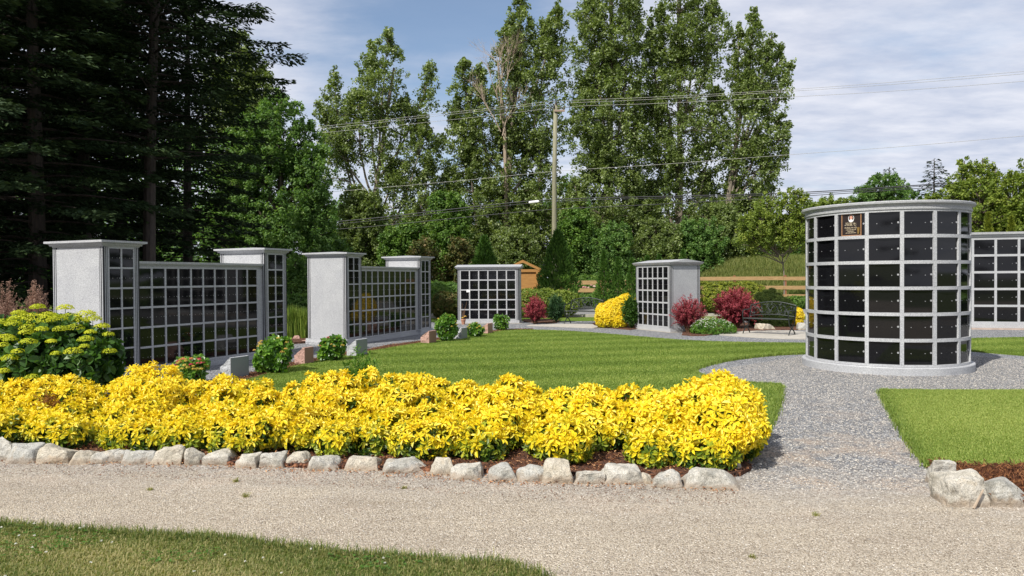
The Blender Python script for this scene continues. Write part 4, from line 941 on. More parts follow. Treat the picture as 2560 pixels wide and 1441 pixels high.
for hx, hy, sc in heads:
    m2 = MB(); Y = 9.3 + (hy - 880) * -.002 - (hy > 840) * .35
    h_ = hit_lobes(hx, hy, HL, cen); c = rel(hx, hy, 9.2) if h_ is None else h_ - cen; flower_head(m2, c, .082 * sc + .02, .6, 260, rng.uniform(.3, .65), .017); hpos.append(c)
    o = m2.build('flower_head', M['limeflower'], t)
ms = MB()
for c in hpos:
    c = c - (0, 0, .01); ms.tube([np.array((c[0] * .7, c[1] + .1, .3)), np.array((c[0] * .92, c[1] + .05, c[2] * .6)), c], [.006, .005, .004], 4, 0, False)
ms.build('stems', M['hydrangea'], t)
# -------- small hydrangeas in the narrow bed
def small_hyd(x0, x1, yt, yb, lab, heads_, grp='round hydrangea bushes along the lawn edge', col=(.0, 1.0)):
    xm = (x0 + x1) / 2; g0 = G(xm, yb); Y = g0[1] + .15; rx = (x1 - x0) / 2 / FPX * Y; H = (yb - yt) / FPX * Y
    cen_ = np.array((g0[0] * Y / g0[1], Y, 0)); lb_ = [(np.array((0, 0, H * .48)), (rx * .74, rx * .74, H * .44))]
    for i in range(7):
        a = i * .9 + rng.uniform(-.2, .2); lb_.append((np.array((math.cos(a) * rx * rng.uniform(.4, .62), math.sin(a) * rx * .5, H * rng.uniform(.3, .78))), (rx * rng.uniform(.3, .5),) * 2 + (H * rng.uniform(.2, .3),)))
    t_ = leafy('hydrangea_bush', lab, 'hydrangea', grp, cen_, lb_, 150, .088, .056, M['smallhyd'], 5, None, .3, .3, layers=((1, 1), (.75, .7)))
    if heads_:
        for i in range(heads_[0]):
            a = rng.uniform(math.pi * 1.0, math.pi * 2.0); ph = rng.uniform(.1, 1.35)
            c = np.array((math.cos(a) * math.cos(ph) * rx * .98, math.sin(a) * math.cos(ph) * rx * .98, H * (.5 + .5 * math.sin(ph))))
            m2 = MB(); tn_ = heads_[1][i % len(heads_[1])]; flower_head(m2, c, rng.uniform(.026, .042), .7, 60, tn_, .013); m2.build('flower_head', M['pinkflower'], t_)
    return t_
small_hyd(438, 522, 895, 962, 'hydrangea with crimson and yellow flower heads, behind the tallest golden bush', (30, (.65, .15, .7, .75, .68, .2, .72)))
small_hyd(635, 735, 845, 938, 'large leafy green hydrangea left of the nearest pink memorial stone', (9, (.8,)))
small_hyd(795, 868, 845, 907, 'dark leaved hydrangea with orange and pink heads, before the second wall end', (19, (.62, .66, .2, .7, .74, .6, .78)))
small_hyd(1090, 1146, 786, 857, 'tall round hydrangea between the pink and grey far memorial stones', (7, (.75,)))
small_hyd(1166, 1209, 808, 846, 'small hydrangea with a few orange heads, left of the farthest pink stone', (8, (.66, .6)))
small_hyd(1235, 1274, 790, 829, 'smallest plain green bush at the far tip of the narrow bed', None)
# green weed in the hedge
cw = G(905, 985); 
t = empty('tall_weed', (cw[0], cw[1], 0), 0, 'feathery green weed sprouting through the golden hedge', 'weed')
mb = MB()
for (qx, qy) in ((892, 868), (905, 880), (925, 885), (870, 905), (885, 890), (940, 905), (860, 912), (915, 905), (900, 925), (930, 925), (880, 930), (910, 945), (895, 950), (915, 970), (903, 960)):
    tip = P(qx, qy, cw[1]) - np.array((cw[0], cw[1], 0)); rt = np.array((tip[0] * .15, rng.uniform(-.1, .1), 0)); mid = (rt + tip) / 2 + (0, 0, .05)
    n_ = 60; s_ = rng.uniform(.25, 1, n_)[:, None]; pp = rt * (1 - s_) ** 2 + 2 * mid * s_ * (1 - s_) + tip * s_ ** 2
    ax = rdir(n_) + (0, 0, .2); leaf_quads(mb, pp, ax, rdir(n_) * .5 + (0, 0, 1), rng.uniform(.05, .10, n_), .014, rng.beta(2, 2, n_), .1)
    mb.tube([rt, mid, tip], [.006, .004, .002], 4, 0, False)
mb.build('foliage', M['smallhyd'], t)

# -------- arching shrubs (barberry)
def arching(name, lab, cat, grp, x0, x1, yt, yb, mat, nst, lpers, L, Wd, Yoff=.4, depth=None, gap=.2, spread=1.0, stemmat='twig'):
    xm = (x0 + x1) / 2; g0 = G(xm, yb); Y = g0[1] + Yoff; rx = (x1 - x0) / 2 / FPX * Y; H = (yb - yt) / FPX * Y + .02
    c0 = np.array((g0[0] * Y / g0[1], Y, 0)); t_ = empty(name, c0, 0, lab, cat, grp); mb = MB(); ms = MB()
    dp = depth or rx * .9
    for i in range(nst):
        a = rng.uniform(0, 6.283); rr = math.sqrt(rng.random()) * rng.uniform(.75, 1.05)
        ex, ey = math.cos(a) * rx * rr, math.sin(a) * dp * rr
        hz = H * (1 - .5 * rr ** 2.2) * rng.uniform(.72, 1.02)
        rt = np.array((ex * .12, ey * .12, 0)); mid = np.array((ex * .45, ey * .45, hz * .72)); tip = np.array((ex, ey, hz))
        if rng.random() < .35: tip[2] *= rng.uniform(.35, .8); tip[:2] *= 1.02
        n_ = lpers; s_ = rng.uniform(gap, 1, n_)[:, None]; pp = rt * (1 - s_) ** 2 + 2 * mid * s_ * (1 - s_) + tip * s_ ** 2 + rng.normal(0, L * .35, (n_, 3))
        ax = rdir(n_) + unit(tip - rt) * .5 + (0, 0, .2); tn_ = np.clip(rng.beta(2, 2, n_) * .5 + .45 * s_[:, 0], 0, 1)
        leaf_quads(mb, pp, ax, rdir(n_) * .6 + (0, 0, 1), rng.uniform(.7, 1.2, n_) * L, Wd, tn_, .15)
        if i % 3 == 0: ms.tube([rt, mid, tip], [.008, .006, .003], 4, 0, False)
    mb.build('foliage', mat, t_); ms.build('stems', M[stemmat], t_); return t_
gbb = 'red leaved barberry bushes around the gravel path'
arching('barberry', 'crimson barberry beside the box columbarium with the note', 'barberry', gbb, 1303, 1373, 741, 812, M['barberry'], 230, 55, .045, .026, .35)
arching('barberry', 'spiky pinkish barberry against the end of the sideways box columbarium', 'barberry', gbb, 1668, 1775, 742, 836, M['barberry'], 200, 60, .042, .02, .45, gap=.3)
arching('barberry', 'largest dark red barberry, left of the right hand bench', 'barberry', gbb, 1772, 1905, 719, 826, M['barberry'], 330, 70, .05, .028, .7)
arching('green_perennial', 'dark green drooping leafy perennial right of the crimson barberry', 'plant', None, 1368, 1412, 738, 808, leaf_mat('lily_leaf', GR((.012, .04, .014), (.03, .08, .03), (.07, .14, .05)), .2, .5), 90, 40, .13, .025, .35, stemmat='hydrangea')
arching('peony_plant', 'dark green long leaved plant between the yellow bush and the sideways columbarium', 'plant', None, 1556, 1603, 742, 824, M['hydrangea'], 110, 40, .12, .032, .35, stemmat='hydrangea')
# daisy mound
g0 = G(1792, 838); cen_ = np.array((g0[0], g0[1] + .4, 0))
t = leafy('daisy_mound', 'low mound of white daisies at the foot of the barberries', 'flowers', None, cen_, [(np.array((0, 0, .1)), (.58, .42, .32)), (np.array((-.25, -.05, .1)), (.36, .34, .28)), (np.array((.3, 0, .1)), (.34, .33, .22))], 420, .05, .018, M['smallhyd'], 6)
m2 = MB(); c, u = lobes_surface([(np.array((0, 0, .12)), (.6, .44, .34)), (np.array((-.25, -.05, .12)), (.38, .36, .3))], 130, .2)
for q in c: flower_head(m2, q, .016, .3, 8, rng.uniform(.2, .5), .018)
m2.build('daisy_blooms', M['daisy'], t)
# yellow bush by the left bench
def yl(px, py, Y, r): return (P(px, py, Y), (r, r, r * .9))
cen_ = G(1535, 822); cen_ = np.array((cen_[0], cen_[1] + .5, 0))
lb_ = [(P(a, b_, Y) - cen_, (r, r, r)) for a, b_, Y, r in ((1517, 795, 23.6, .36), (1535, 785, 23.7, .45), (1555, 775, 24, .42), (1565, 752, 24.2, .22), (1572, 765, 24.2, .25), (1510, 778, 23.8, .25), (1545, 802, 23.5, .3), (1580, 758, 24.3, .16))]
leafy('golden_shrub', 'bright yellow shrub between the left bench and the sideways columbarium', 'bush', None, cen_, lb_, 260, .07, .03, M['yellow'], 7, lambda c, tt: np.clip(.85 + rng.normal(0, .08, len(c)) - np.clip((.35 - c[:, 2]) / .35, 0, 1) * .45, 0, 1))
cen_ = G(2013, 820); lb_ = [(np.array((0, 0, .3)), (.18, .2, .28))]
leafy('golden_shrub', 'sliver of a yellow shrub peeking out left of the round columbarium', 'bush', None, cen_ + (0, .6, 0), lb_, 260, .07, .03, M['yellow'], 7, lambda c, tt: tt * 0 + .85)
# mugo pine
cen_ = G(1950, 822) + (0, 1.0, 0)
lb_ = [(np.array((x, y, z)), (r, r, r)) for x, y, z, r in ((0, 0, .5, .55), (-.35, 0, .45, .4), (.4, 0, .5, .42), (0, .1, .85, .3), (.25, -.2, .3, .4), (-.3, -.2, .25, .3), (-.25, .1, .95, .14), (.35, .1, .95, .12), (.1, 0, 1.1, .12))]
leafy('dwarf_pine', 'round dwarf pine behind the right bench', 'pine', None, cen_, lb_, 420, .075, .007, M['mugo'], 12, None, .8, 0)
# iris clumps
def clump(x0, x1, yt, yb, n, lab, mat, name='iris_clump', cat='irises', grp=None, W=.02):
    g0 = G((x0 + x1) / 2, yb); Y = g0[1]; rx = (x1 - x0) / 2 / FPX * Y; H = (yb - yt) / FPX * Y
    mb = MB(); b3 = np.stack([rng.normal(0, rx * .45, n), rng.normal(.1, rx * .4, n), np.zeros(n)], 1); blades(mb, b3, rng.uniform(.55, 1.05, n) * H, .28, W, np.clip(rng.beta(2, 2, n), 0, 1))
    o = mb.build(name, mat); o.location = (g0[0], g0[1], 0.03); return tag(o, lab, cat, grp)
clump(716, 742, 762, 850, 420, 'iris clump directly right of the nearest wall end', M['iris'])
clump(742, 775, 768, 850, 480, 'iris clump against the left end of the second wall', M['iris'])
clump(712, 772, 770, 836, 500, 'paler iris leaves at the back of the bed between the walls', M['iris'])
clump(1082, 1104, 750, 785, 320, 'lush green strap leaved clump right of the second wall', M['iris'], 'strap_leaf_clump', 'plant', None, .035)
# feathery reddish grass behind the hydrangea
g0 = G(50, 850)
for (x0, x1, yt, yb, lab) in ((-60, 70, 712, 930, 'reddish feathery shrub at the left picture edge, behind the hydrangea'), (60, 128, 712, 925, 'reddish feathery plumes touching the nearest columbarium wall')):
    arching('feathery_shrub', lab, 'shrub', 'reddish feathery shrubs behind the hydrangea', x0, x1, yt, yb, M['reedpink'], 230, 60, .03, .012, 1.2, gap=.35)
# -------- pots and small things
c = G(1157, 813); t = empty('plant_pot', (c[0], c[1] + .3, 0), 0, 'clay pot with a dried twig and an orange bloom before the box columbarium', 'plant pot')
m2 = MB(); m2.tube([(0, 0, 0), (0, 0, .12), (0, 0, .15), (0, 0, .19)], [.055, .075, .088, .088], 14); m2.build('pot', M['terracotta'], t)
m2 = MB()
for a, h in ((-.1, .55), (.12, .62), (.03, .42), (-.03, .35)): m2.tube([(0, 0, .18), (a * .5, 0, .18 + h * .5), (a * .7 + .04, 0, .18 + h)], [.007, .006, .004], 5, 0, False)
m2.build('twigs', M['twig'], t)
m2 = MB(); flower_head(m2, np.array((.07, 0, .27)), .05, .8, 40, .66, .03); flower_head(m2, np.array((-.03, 0, .23)), .04, .8, 30, .75, .03); m2.build('bloom', M['pinkflower'], t)
c = G(1158, 800); 
def post(px, yt, yb, r, lab):
    q = G(px, yb); m2 = MB(); h = (yb - yt) / FPX * q[1]; m2.tube([(0, 0, -.05), (0, 0, h - .02), (0, 0, h)], [r, r, r * .8], 10); o = m2.build('wooden_post', M['paintgrey']); o.location = q; tag(o, lab, 'post')
post(723, 739, 775, .11, 'short round wooden post beside the nearest wall end')
# stone edging step between walls & low concrete blocks right of second wall
m2 = MB(); q = G(1100, 795); m2.box(q[0] - .35, q[0] + .55, q[1], q[1] + .3, 0, .16); m2.build('block', M['concrete']); o = bpy.data.objects['block']; o.name = 'concrete_block'; tag(o, 'low concrete block right of the second wall', 'block')

# ================================================================== benches
def bench(px, py, rz, Lb_, label):
    q = G(px, py); t_ = empty('garden_bench', (q[0], q[1], 0), rz, label, 'bench', 'black cast metal garden benches')
    mt = M['iron']; D = .46
    for x in (0.0, Lb_):       # end frames (leg pair + arm)
        m_ = MB()
        # crossed curved legs meeting under the seat
        m_.tube(smooth_open([(x, 0.0, 0), (x, .06, .1), (x, .20, .20), (x, .23, .21)], 2), .017, 6)
        m_.tube(smooth_open([(x, D, 0), (x, D - .06, .1), (x, .26, .20), (x, .22, .21)], 2), .017, 6)
        m_.tube(smooth_open([(x, .22, .21), (x, .1, .25), (x, .03, .36), (x, .02, .46)], 2), .016, 6)
        m_.tube(smooth_open([(x, .24, .21), (x, .36, .25), (x, .42, .36), (x, .43, .44)], 2), .016, 6)
        m_.build('leg_frame', mt, t_)
        m_ = MB(); m_.tube(smooth_open([(x, .02, .44), (x, -.02, .55), (x, .02, .66), (x, .12, .69), (x, .3, .67), (x, .45, .70)], 2), .015, 6); m_.build('armrest', mt, t_)
    m_ = MB()
    for y in np.linspace(.03, .42, 8): m_.box(.0, Lb_, y - .018, y + .018, .44, .452)
    m_.tube([(0, .015, .445), (Lb_, .015, .445)], .018, 6)
    m_.build('seat', mt, t_)
    # arched back
    def bp(x, s): # s 0 bottom rail,1 top rail ; arch
        ar = math.sin(math.pi * x / Lb_); zb_ = .50 + .05 * ar; zt_ = .80 + .10 * ar; z = zb_ + (zt_ - zb_) * s
        return (x, .44 + (z - .44) * .28, z)
    m_ = MB(); xs = np.linspace(0, Lb_, 15)
    m_.tube([bp(x, 1) for x in xs], .017, 6); m_.tube([bp(x, 0) for x in xs], .015, 6)
    m_.tube([(0, .43, .42), bp(0, 0), bp(0, 1)], .017, 6); m_.tube([(Lb_, .43, .42), bp(Lb_, 0), bp(Lb_, 1)], .017, 6)
    fr_ = m_.build('back_frame', mt, t_)
    m_ = MB(); rs = np.random.default_rng(5)
    # scrolling vine with leaves
    for ph, am in ((0, .32), (math.pi, .32)):
        pts = [bp(x, .5 + am * math.sin(x / Lb_ * 5 * math.pi + ph)) for x in np.linspace(.02, Lb_ - .02, 50)]; m_.tube(pts, .008, 4)
    for i in range(46):
        x = rs.uniform(.05, Lb_ - .05); s_ = rs.uniform(.12, .88); p = np.array(bp(x, s_)); a = rs.uniform(0, 6.28); ax = np.array((math.cos(a), .28 * math.sin(a), math.sin(a))); nn_ = np.array((0, -1, .28)); sd_ = np.cross(ax, nn_); l_, w_ = .075, .017
        v = [p, p + ax * l_ * .5 + sd_ * w_, p + ax * l_, p + ax * l_ * .5 - sd_ * w_]; v2 = [q_ + nn_ * .006 for q_ in v]
        m_.add(v + v2, [(0, 1, 2, 3), (7, 6, 5, 4), (0, 4, 5, 1), (1, 5, 6, 2), (2, 6, 7, 3), (3, 7, 4, 0)])
    for x in np.linspace(.12, Lb_ - .12, 6): m_.tube([bp(x, 0), bp(x + rs.uniform(-.1, .1), 1)], .007, 4)
    m_.build('back_lattice', mt, t_)
    return t_
bench(1411, 810, -R(33), 1.22, 'black metal garden bench left of the small yellow shrub, road behind it')
bench(1857, 836, -R(42), 1.28, 'black metal garden bench in front of the dwarf pine, left of the round columbarium')
pd = smooth_closed([G(*q)[:2] for q in [(1300, 815), (1400, 811), (1500, 812), (1500, 822), (1440, 820), (1370, 817)]], 1); sheet('bench_pad', pd, .02, M['concrete'], .05)
pd = smooth_closed([G(*q)[:2] for q in [(1782, 837), (1850, 829), (2020, 828), (2060, 850), (1940, 848), (1850, 843)]], 1); sheet('bench_pad', pd, .02, M['concrete'], .05)

# ================================================================== fence, shed, pole, wires
def fence_run(p0, p1, rails, post_h, posts, label, rail_h=.14):
    p0, p1 = np.array(p0, float), np.array(p1, float); d = p1 - p0; L_ = np.hypot(*d); rz = math.atan2(d[1], d[0])
    t_ = empty('rail_fence', (p0[0], p0[1], 0), rz, label, 'fence', 'brown timber rail fences in front of the trees')
    for z in rails:
        x = 0
        while x < L_ - .05:
            x2 = min(x + 2.6, L_); m_ = MB(); dz = rng.uniform(-.012, .012); m_.box(x + .003, x2 - .003, -.03, .01, z - rail_h / 2 + dz, z + rail_h / 2 + dz); m_.build('rail', M['fence'], t_); x = x2
    for s_ in posts:
        m_ = MB(); m_.box(s_ - .07, s_ + .07, .011, .15, -.1, post_h); loft_rect(m_, s_ - .07, s_ + .07, .011, .15, [(post_h, .0), (post_h + .01, .012), (post_h + .02, .01)], 'pyr', .03); m_.build('post', M['fencepost'], t_)
    return t_
a = P(1397, 700, 45)[:2]; b = P(1585, 700, 43.6)[:2]
fence_run(a, b, (.85, 1.32), 1.45, (.07, 2.6, 5.0), 'two rail timber fence with pink roses behind the left bench', .24)
a = P(1700, 700, 39.5)[:2]; b = P(2140, 700, 37)[:2]
Lf = float(np.hypot(*(np.array(b) - a))); sp_ = float(np.hypot(*(P(1963, 700, 38)[:2] - a)))
fence_run(a, b, (.58, 1.03, 1.5), 1.62, (sp_ - 5, sp_ - 2.5, sp_, sp_ + 2.5), 'three rail timber fence running behind the right bench and red barberry', .19)
# shed
c = P(1250, 700, 40); x1 = P(1362, 700, 40)[0] - c[0]
t = empty('cedar_shed', (c[0], 40, 0), 0, 'orange brown cedar shed with an open gable behind the small box columbarium', 'shed')
W_ = x1; zp = P(1307, 650, 40)[2]; ze = P(1357, 678, 40)[2]; zbm = P(1330, 675, 40)[2]
m_ = MB(); m_.box(.18, W_ - .14, .1, 1.9, 0, zbm - .12); m_.build('wall', M['cedar'], t)
m_ = MB(); m_.box(.1, W_ - .06, .02, .098, zbm - .12, zbm + .03); m_.build('beam', M['cedar'], t)
for x in (.14, W_ - .42, W_ - .12): m_ = MB(); m_.box(x - .05, x + .05, .0, .099, 0, zbm - .121); m_.build('post', M['cedar'], t)
xr = W_ / 2 + .02
for s_ in (-1, 1):
    ex = xr + s_ * (W_ / 2 + .06); m_ = MB()
    for (y0, y1, th_, mi) in ((0.0, .05, .15, 0), (.052, 2.1, .05, 0)):
        v = [(xr, y0, zp), (ex, y0, ze), (ex, y0, ze - th_), (xr, y0, zp - th_), (xr, y1, zp), (ex, y1, ze), (ex, y1, ze - th_), (xr, y1, zp - th_)]
        m_.add(v, [(0, 1, 2, 3), (7, 6, 5, 4), (0, 4, 5, 1), (1, 5, 6, 2), (2, 6, 7, 3), (3, 7, 4, 0)])
    m_.build('roof', M['cedar'], t)
# pole
pb = P(1385.5, 640, 46); ptop = P(1387, 263, 46)
t = empty('utility_pole', (pb[0], 46, 0), 0, 'tall wooden utility pole with a short crossarm in front of the trees', 'utility pole')
m_ = MB(); m_.tube([(0, 0, -.2), (0.01, 0, 4), (.04, 0, 8), (ptop[0] - pb[0] + .05, 0, ptop[2])], [.165, .155, .14, .125], 16); m_.build('pole', M['pole'], t, smooth=True)
tp = np.array((ptop[0] - pb[0] + .05, 0, ptop[2]))
m_ = MB(); m_.box(tp[0] - .1, tp[0] + .55, -.2, -.1, tp[2] - .45, tp[2] - .33); m_.box(tp[0] - .05, tp[0] + .05, -.16, .1, tp[2], tp[2] + .05); m_.build('crossarm', M['paintgrey'], t)
for x, z in ((tp[0] + .5, tp[2] - .32), (tp[0] + .02, tp[2] + .05), (tp[0] - .12, tp[2] - .2)):
    m_ = MB(); m_.tube([(x, -.15, z), (x, -.15, z + .06), (x, -.15, z + .12), (x, -.15, z + .18)], [.05, .065, .04, .05], 8); m_.build('insulator', M['wire'], t)
poleY = 46.0
def wire(px_list, Ys, r, mat, label, sag=True):
    pts = np.array([P(px, py, Y) for (px, py), Y in zip(px_list, Ys)]); m_ = MB()
    m_.tube(smooth_open(pts, 3), r, 5); o = m_.build('power_line', mat); tag(o, label, 'power line', 'overhead lines from the utility pole')
def Yx(px): return 46 + (1385 - px) / 1175 * 8 * (1 if px > 1385 else .75)
def wl(pts, r, mat, lab): wire(pts, [Yx(p[0]) for p in pts], r, mat, lab)
wl([(420, 352), (820, 316), (1120, 282), (1300, 263), (1392, 252), (1640, 244), (1960, 226), (2250, 205), (2620, 174)], .010, M['wirelight'], 'topmost thin overhead line')
wl([(420, 356), (820, 322), (1120, 287), (1300, 268), (1386, 259), (1640, 249), (1960, 230), (2250, 211), (2620, 180)], .010, M['wirelight'], 'second thin overhead line, just under the topmost')
wl([(420, 366), (820, 332), (1120, 301), (1300, 281), (1410, 266), (1640, 260), (1960, 244), (2250, 228), (2620, 199)], .010, M['wirelight'], 'third thin overhead line, at the crossarm')
wl([(600, 500), (950, 470), (1180, 450), (1385, 428), (1640, 413), (1960, 388), (2250, 368), (2620, 335)], .010, M['wirelight'], 'single thin overhead line halfway up the pole')
wl([(480, 578), (850, 556), (1100, 527), (1250, 510), (1380, 498), (1640, 492), (1900, 486), (2100, 477), (2300, 463), (2620, 442)], .028, M['wire'], 'thick black cable bundle, upper of the two low ones')
wl([(480, 583), (850, 562), (1100, 533), (1250, 516), (1380, 503), (1640, 496), (1900, 490), (2100, 481), (2300, 466), (2620, 446)], .018, M['wire'], 'black cable directly below the thick bundle')
wl([(480, 592), (850, 575), (1100, 550), (1250, 535), (1382, 523), (1640, 512), (1900, 497), (2100, 485), (2300, 471), (2620, 450)], .02, M['wire'], 'lowest black cable on the pole')
a = P(1322, 507, 46.2); b = P(1348, 504, 46.1); m_ = MB(); m_.tube([a, a * .9 + b * .1, a * .1 + b * .9, b], [.05, .085, .085, .05], 10); tag(m_.build('cable_enclosure', M['white']), 'white splice enclosure hanging on the low cable left of the pole', 'cable box')

# ================================================================== trees
def cloud_leaves(mb, cen, rad, per, size, tint0, flat=.75):
    per = int(per * 1.7); size = size * .77
    """leaves in clumps: cen Nx3, rad N"""
    N = len(cen); n = N * per; ci = np.repeat(np.arange(N), per)
    d = rdir(n); r = rng.random(n) ** .45; p = cen[ci] + d * (rad[ci] * r)[:, None] * (1, 1, flat)
    nr = unit(d * .5 + rng.normal(0, .6, (n, 3)) + (0, 0, .55)); ax = unit(np.cross(nr, rdir(n)))
    L = size * rng.uniform(.7, 1.3, n)
    diamonds(mb, p - ax * L[:, None] * .5, ax, nr, L, L * .72, np.clip(tint0[ci] + rng.normal(0, .17, n), 0, 1))
def leaf_tree(name, lab, grp, Y, trunk_px, plumes, mat, bark='bark', size=.2, per=46, dens=1.0, trunk_r=.22, clump=.55, cat='tree', depthf=1.0, taper=.55, dead=None):
    """plumes: (x_top, y_top, x_bot, y_bot, halfwidth px) spindles of foliage at depth Y"""
    b0 = G(trunk_px[0], 760); X0 = P(trunk_px[0], 700, Y)[0]; cen_ = np.array((X0, Y, 0)); t_ = empty(name, cen_, 0, lab, cat, grp)
    clump *= .74; per = max(10, int(per * .62)); size *= .94
    mb = MB(); ms = MB()
    zt = P(trunk_px[1], trunk_px[2], Y); top = zt - cen_
    tr = smooth_open([(0, 0, -.3), (top[0] * .2 + .1, 0, top[2] * .3), (top[0] * .6, .1, top[2] * .65), top], 2)
    ms.tube(tr, np.linspace(trunk_r, trunk_r * .3, len(tr)), 9, 0, False)
    allc, allr = [], []
    for (xt, yt, xb, yb, hw) in plumes:
        pt = P(xt, yt, Y) - cen_; pb_ = P(xb, yb, Y) - cen_; hwm = hw / FPX * Y * 1.12; H = abs(pt[2] - pb_[2])
        dz = rng.uniform(-.5, .5) * depthf * 1.2; pt[1] += dz; pb_[1] += dz
        n = int(max(5, dens * H * hwm * 2 / (clump ** 2) * 1.9))
        s_ = rng.random(n) ** .9; prof = np.where(s_ < .3, .62 + .38 * s_ / .3, 1 - ((s_ - .3) / .7) ** 1.6 * (1 - .12)); a_ = rng.uniform(0, 6.283, n)
        if name != 'cottonwood': prof = np.sqrt(np.clip(1 - (1.9 * s_ - .95) ** 2, .05, 1))
        else: prof = prof * (1 + .30 * np.sin(s_ * (H * 1.5) + rng.uniform(0, 6)) * np.cos(a_ + rng.uniform(0, 6)) + .12 * np.sin(s_ * H * 4 + a_ * 2))
        rr = np.sqrt(rng.random(n)) * prof * hwm
        c = pb_ + (pt - pb_) * s_[:, None] + np.stack([np.cos(a_) * rr, np.sin(a_) * rr * depthf, rng.normal(0, .15, n)], 1)
        allc.append(c); allr.append(clump * rng.uniform(.6, 1.15, n) * (.55 + .45 * (1 - s_)))
        # limb
        att = tr[int(len(tr) * np.clip((pb_[2] / max(top[2], .1)) * .75, .1, .8))]
        lp = smooth_open([att, (att * .45 + pb_ * .55) + (0, 0, .2), pb_ * .45 + pt * .55, pt], 2); ms.tube(lp, np.linspace(trunk_r * .42, .02, len(lp)), 6, 0, False)
        for q in c[rng.random(n) < .3]:
            k = np.argmin(abs(lp[:, 2] - (q[2] - .5))); ms.tube([lp[k], (lp[k] + q) / 2 + (0, 0, .08), q], [.035, .022, .012], 3, 0, False)
    c = np.concatenate(allc); r = np.concatenate(allr)
    k = c[:, 2] > .15; c, r = c[k], r[k]
    cloud_leaves(mb, c, r, per, size, np.clip(.5 + rng.normal(0, .15, len(c)), .1, .95), 1.15)
    mb.build('crown', mat, t_); ms.build('trunk', M[bark], t_)
    return t_
gct = 'tall cottonwoods behind the utility pole'
leaf_tree('cottonwood', 'cottonwood with three separate tops left of centre, sky showing under its crown', gct, 54, (905, 985, 170), [
    (832, 178, 850, 420, 48), (800, 260, 845, 400, 35), (975, 82, 950, 300, 62), (930, 110, 920, 330, 50), (1078, 150, 1040, 330, 38), (1010, 240, 990, 470, 88), (900, 230, 890, 400, 88), (1060, 290, 1030, 540, 62), (860, 330, 850, 460, 45), (980, 400, 1000, 620, 62), (1075, 400, 1050, 640, 55), (925, 520, 925, 660, 50), (860, 560, 850, 660, 40)],
    M['cotton'], 'palebark', .24, 30, .74, .26, .62)
leaf_tree('cottonwood', 'cottonwood with a bare dead top, left of the pole', gct, 55, (1252, 1300, 60), [
    (1160, 150, 1165, 340, 48), (1195, 170, 1200, 420, 52), (1140, 250, 1150, 470, 52), (1300, -20, 1300, 200, 50), (1275, 60, 1290, 360, 72), (1395, 20, 1370, 190, 45), (1365, 60, 1350, 380, 74), (1180, 360, 1180, 660, 82), (1270, 300, 1270, 660, 88), (1350, 330, 1355, 640, 74), (1120, 420, 1125, 660, 60), (1325, 470, 1325, 700, 80), (1225, 450, 1225, 700, 80)],
    M['cotton'], 'palebark', .25, 32, .86, .3, .62)
leaf_tree('cottonwood', 'narrow cottonwood rising out of the picture directly right of the pole', gct, 54, (1522, 1530, -60), [
    (1525, -150, 1525, 160, 78), (1480, -20, 1490, 240, 58), (1575, -40, 1570, 260, 52), (1520, 120, 1520, 420, 92), (1460, 200, 1470, 460, 58), (1590, 220, 1580, 480, 48), (1510, 360, 1515, 700, 96), (1440, 450, 1445, 690, 62), (1590, 430, 1585, 700, 62)],
    M['cotton'], 'palebark', .24, 34, .92, .3, .6)
leaf_tree('cottonwood', 'broad dark cottonwood second from the right, top cut by the picture edge', gct, 55, (1697, 1700, -40), [
    (1690, -120, 1690, 160, 60), (1750, -80, 1740, 180, 58), (1650, 20, 1650, 260, 46), (1625, 60, 1635, 300, 38), (1780, 0, 1775, 200, 42), (1700, 120, 1700, 420, 95), (1790, 220, 1775, 470, 60), (1640, 240, 1640, 480, 58), (1690, 380, 1690, 700, 92), (1770, 430, 1765, 700, 70), (1620, 460, 1625, 700, 55)],
    M['cotton'], 'palebark', .24, 32, .82, .3, .6)
leaf_tree('cottonwood', 'rightmost cottonwood, spreading outwards against the open sky', gct, 54, (1790, 1880, 120), [
    (1885, 28, 1865, 240, 42), (1848, 60, 1845, 260, 32), (1925, 90, 1890, 290, 42), (1960, 110, 1905, 300, 34), (1978, 160, 1920, 310, 26), (1870, 180, 1850, 420, 66), (1950, 290, 1880, 400, 40), (1968, 310, 1900, 430, 36), (1900, 330, 1860, 520, 62), (1960, 380, 1890, 480, 34), (1930, 440, 1880, 540, 38), (1840, 430, 1830, 640, 60), (1890, 470, 1870, 580, 40)],
    M['cotton'], 'palebark', .24, 30, .78, .26, .58)
# dead snag
t = empty('dead_tree', P(1250, 700, 53.2) * (1, 1, 0), 0, 'bare dead branches poking up through the cottonwood left of the pole', 'tree')
m_ = MB(); cb = P(1250, 700, 53.2) * (1, 1, 0)
def twigs(p, d, L_, r, lv):
    q = p + d * L_; m_.tube([p, (p + q) / 2 + rng.normal(0, .04 * L_, 3), q], [r, r * .8, r * .6], 5 if lv < 2 else 3, 0, False)
    if lv < 4:
        for _ in range(3 if lv < 3 else 2): twigs(p + (q - p) * rng.uniform(.45, 1), unit(d + rng.normal(0, .33, 3) * (1, .7, 1) + (0, 0, .12)), L_ * rng.uniform(.55, .8), r * .6, lv + 1)
pts = [P(1268, 690, 54.6), P(1262, 330, 54.0), P(1250, 200, 53.4)]
m_.tube([p - cb for p in pts], [.15, .13, .10], 7, 0, False)
for px, py, tx, ty in ((1252, 300, 1215, 120), (1252, 260, 1262, 40), (1254, 230, 1300, 90), (1252, 330, 1175, 190), (1250, 240, 1235, 60), (1256, 340, 1310, 190)):
    a = P(px, py, 53.2) - cb; b = P(tx, ty, 53.2) - cb; twigs(a, unit(b - a), np.linalg.norm(b - a) * .45, .045, 0)
m_.build('branches', M['deadwood'], t)
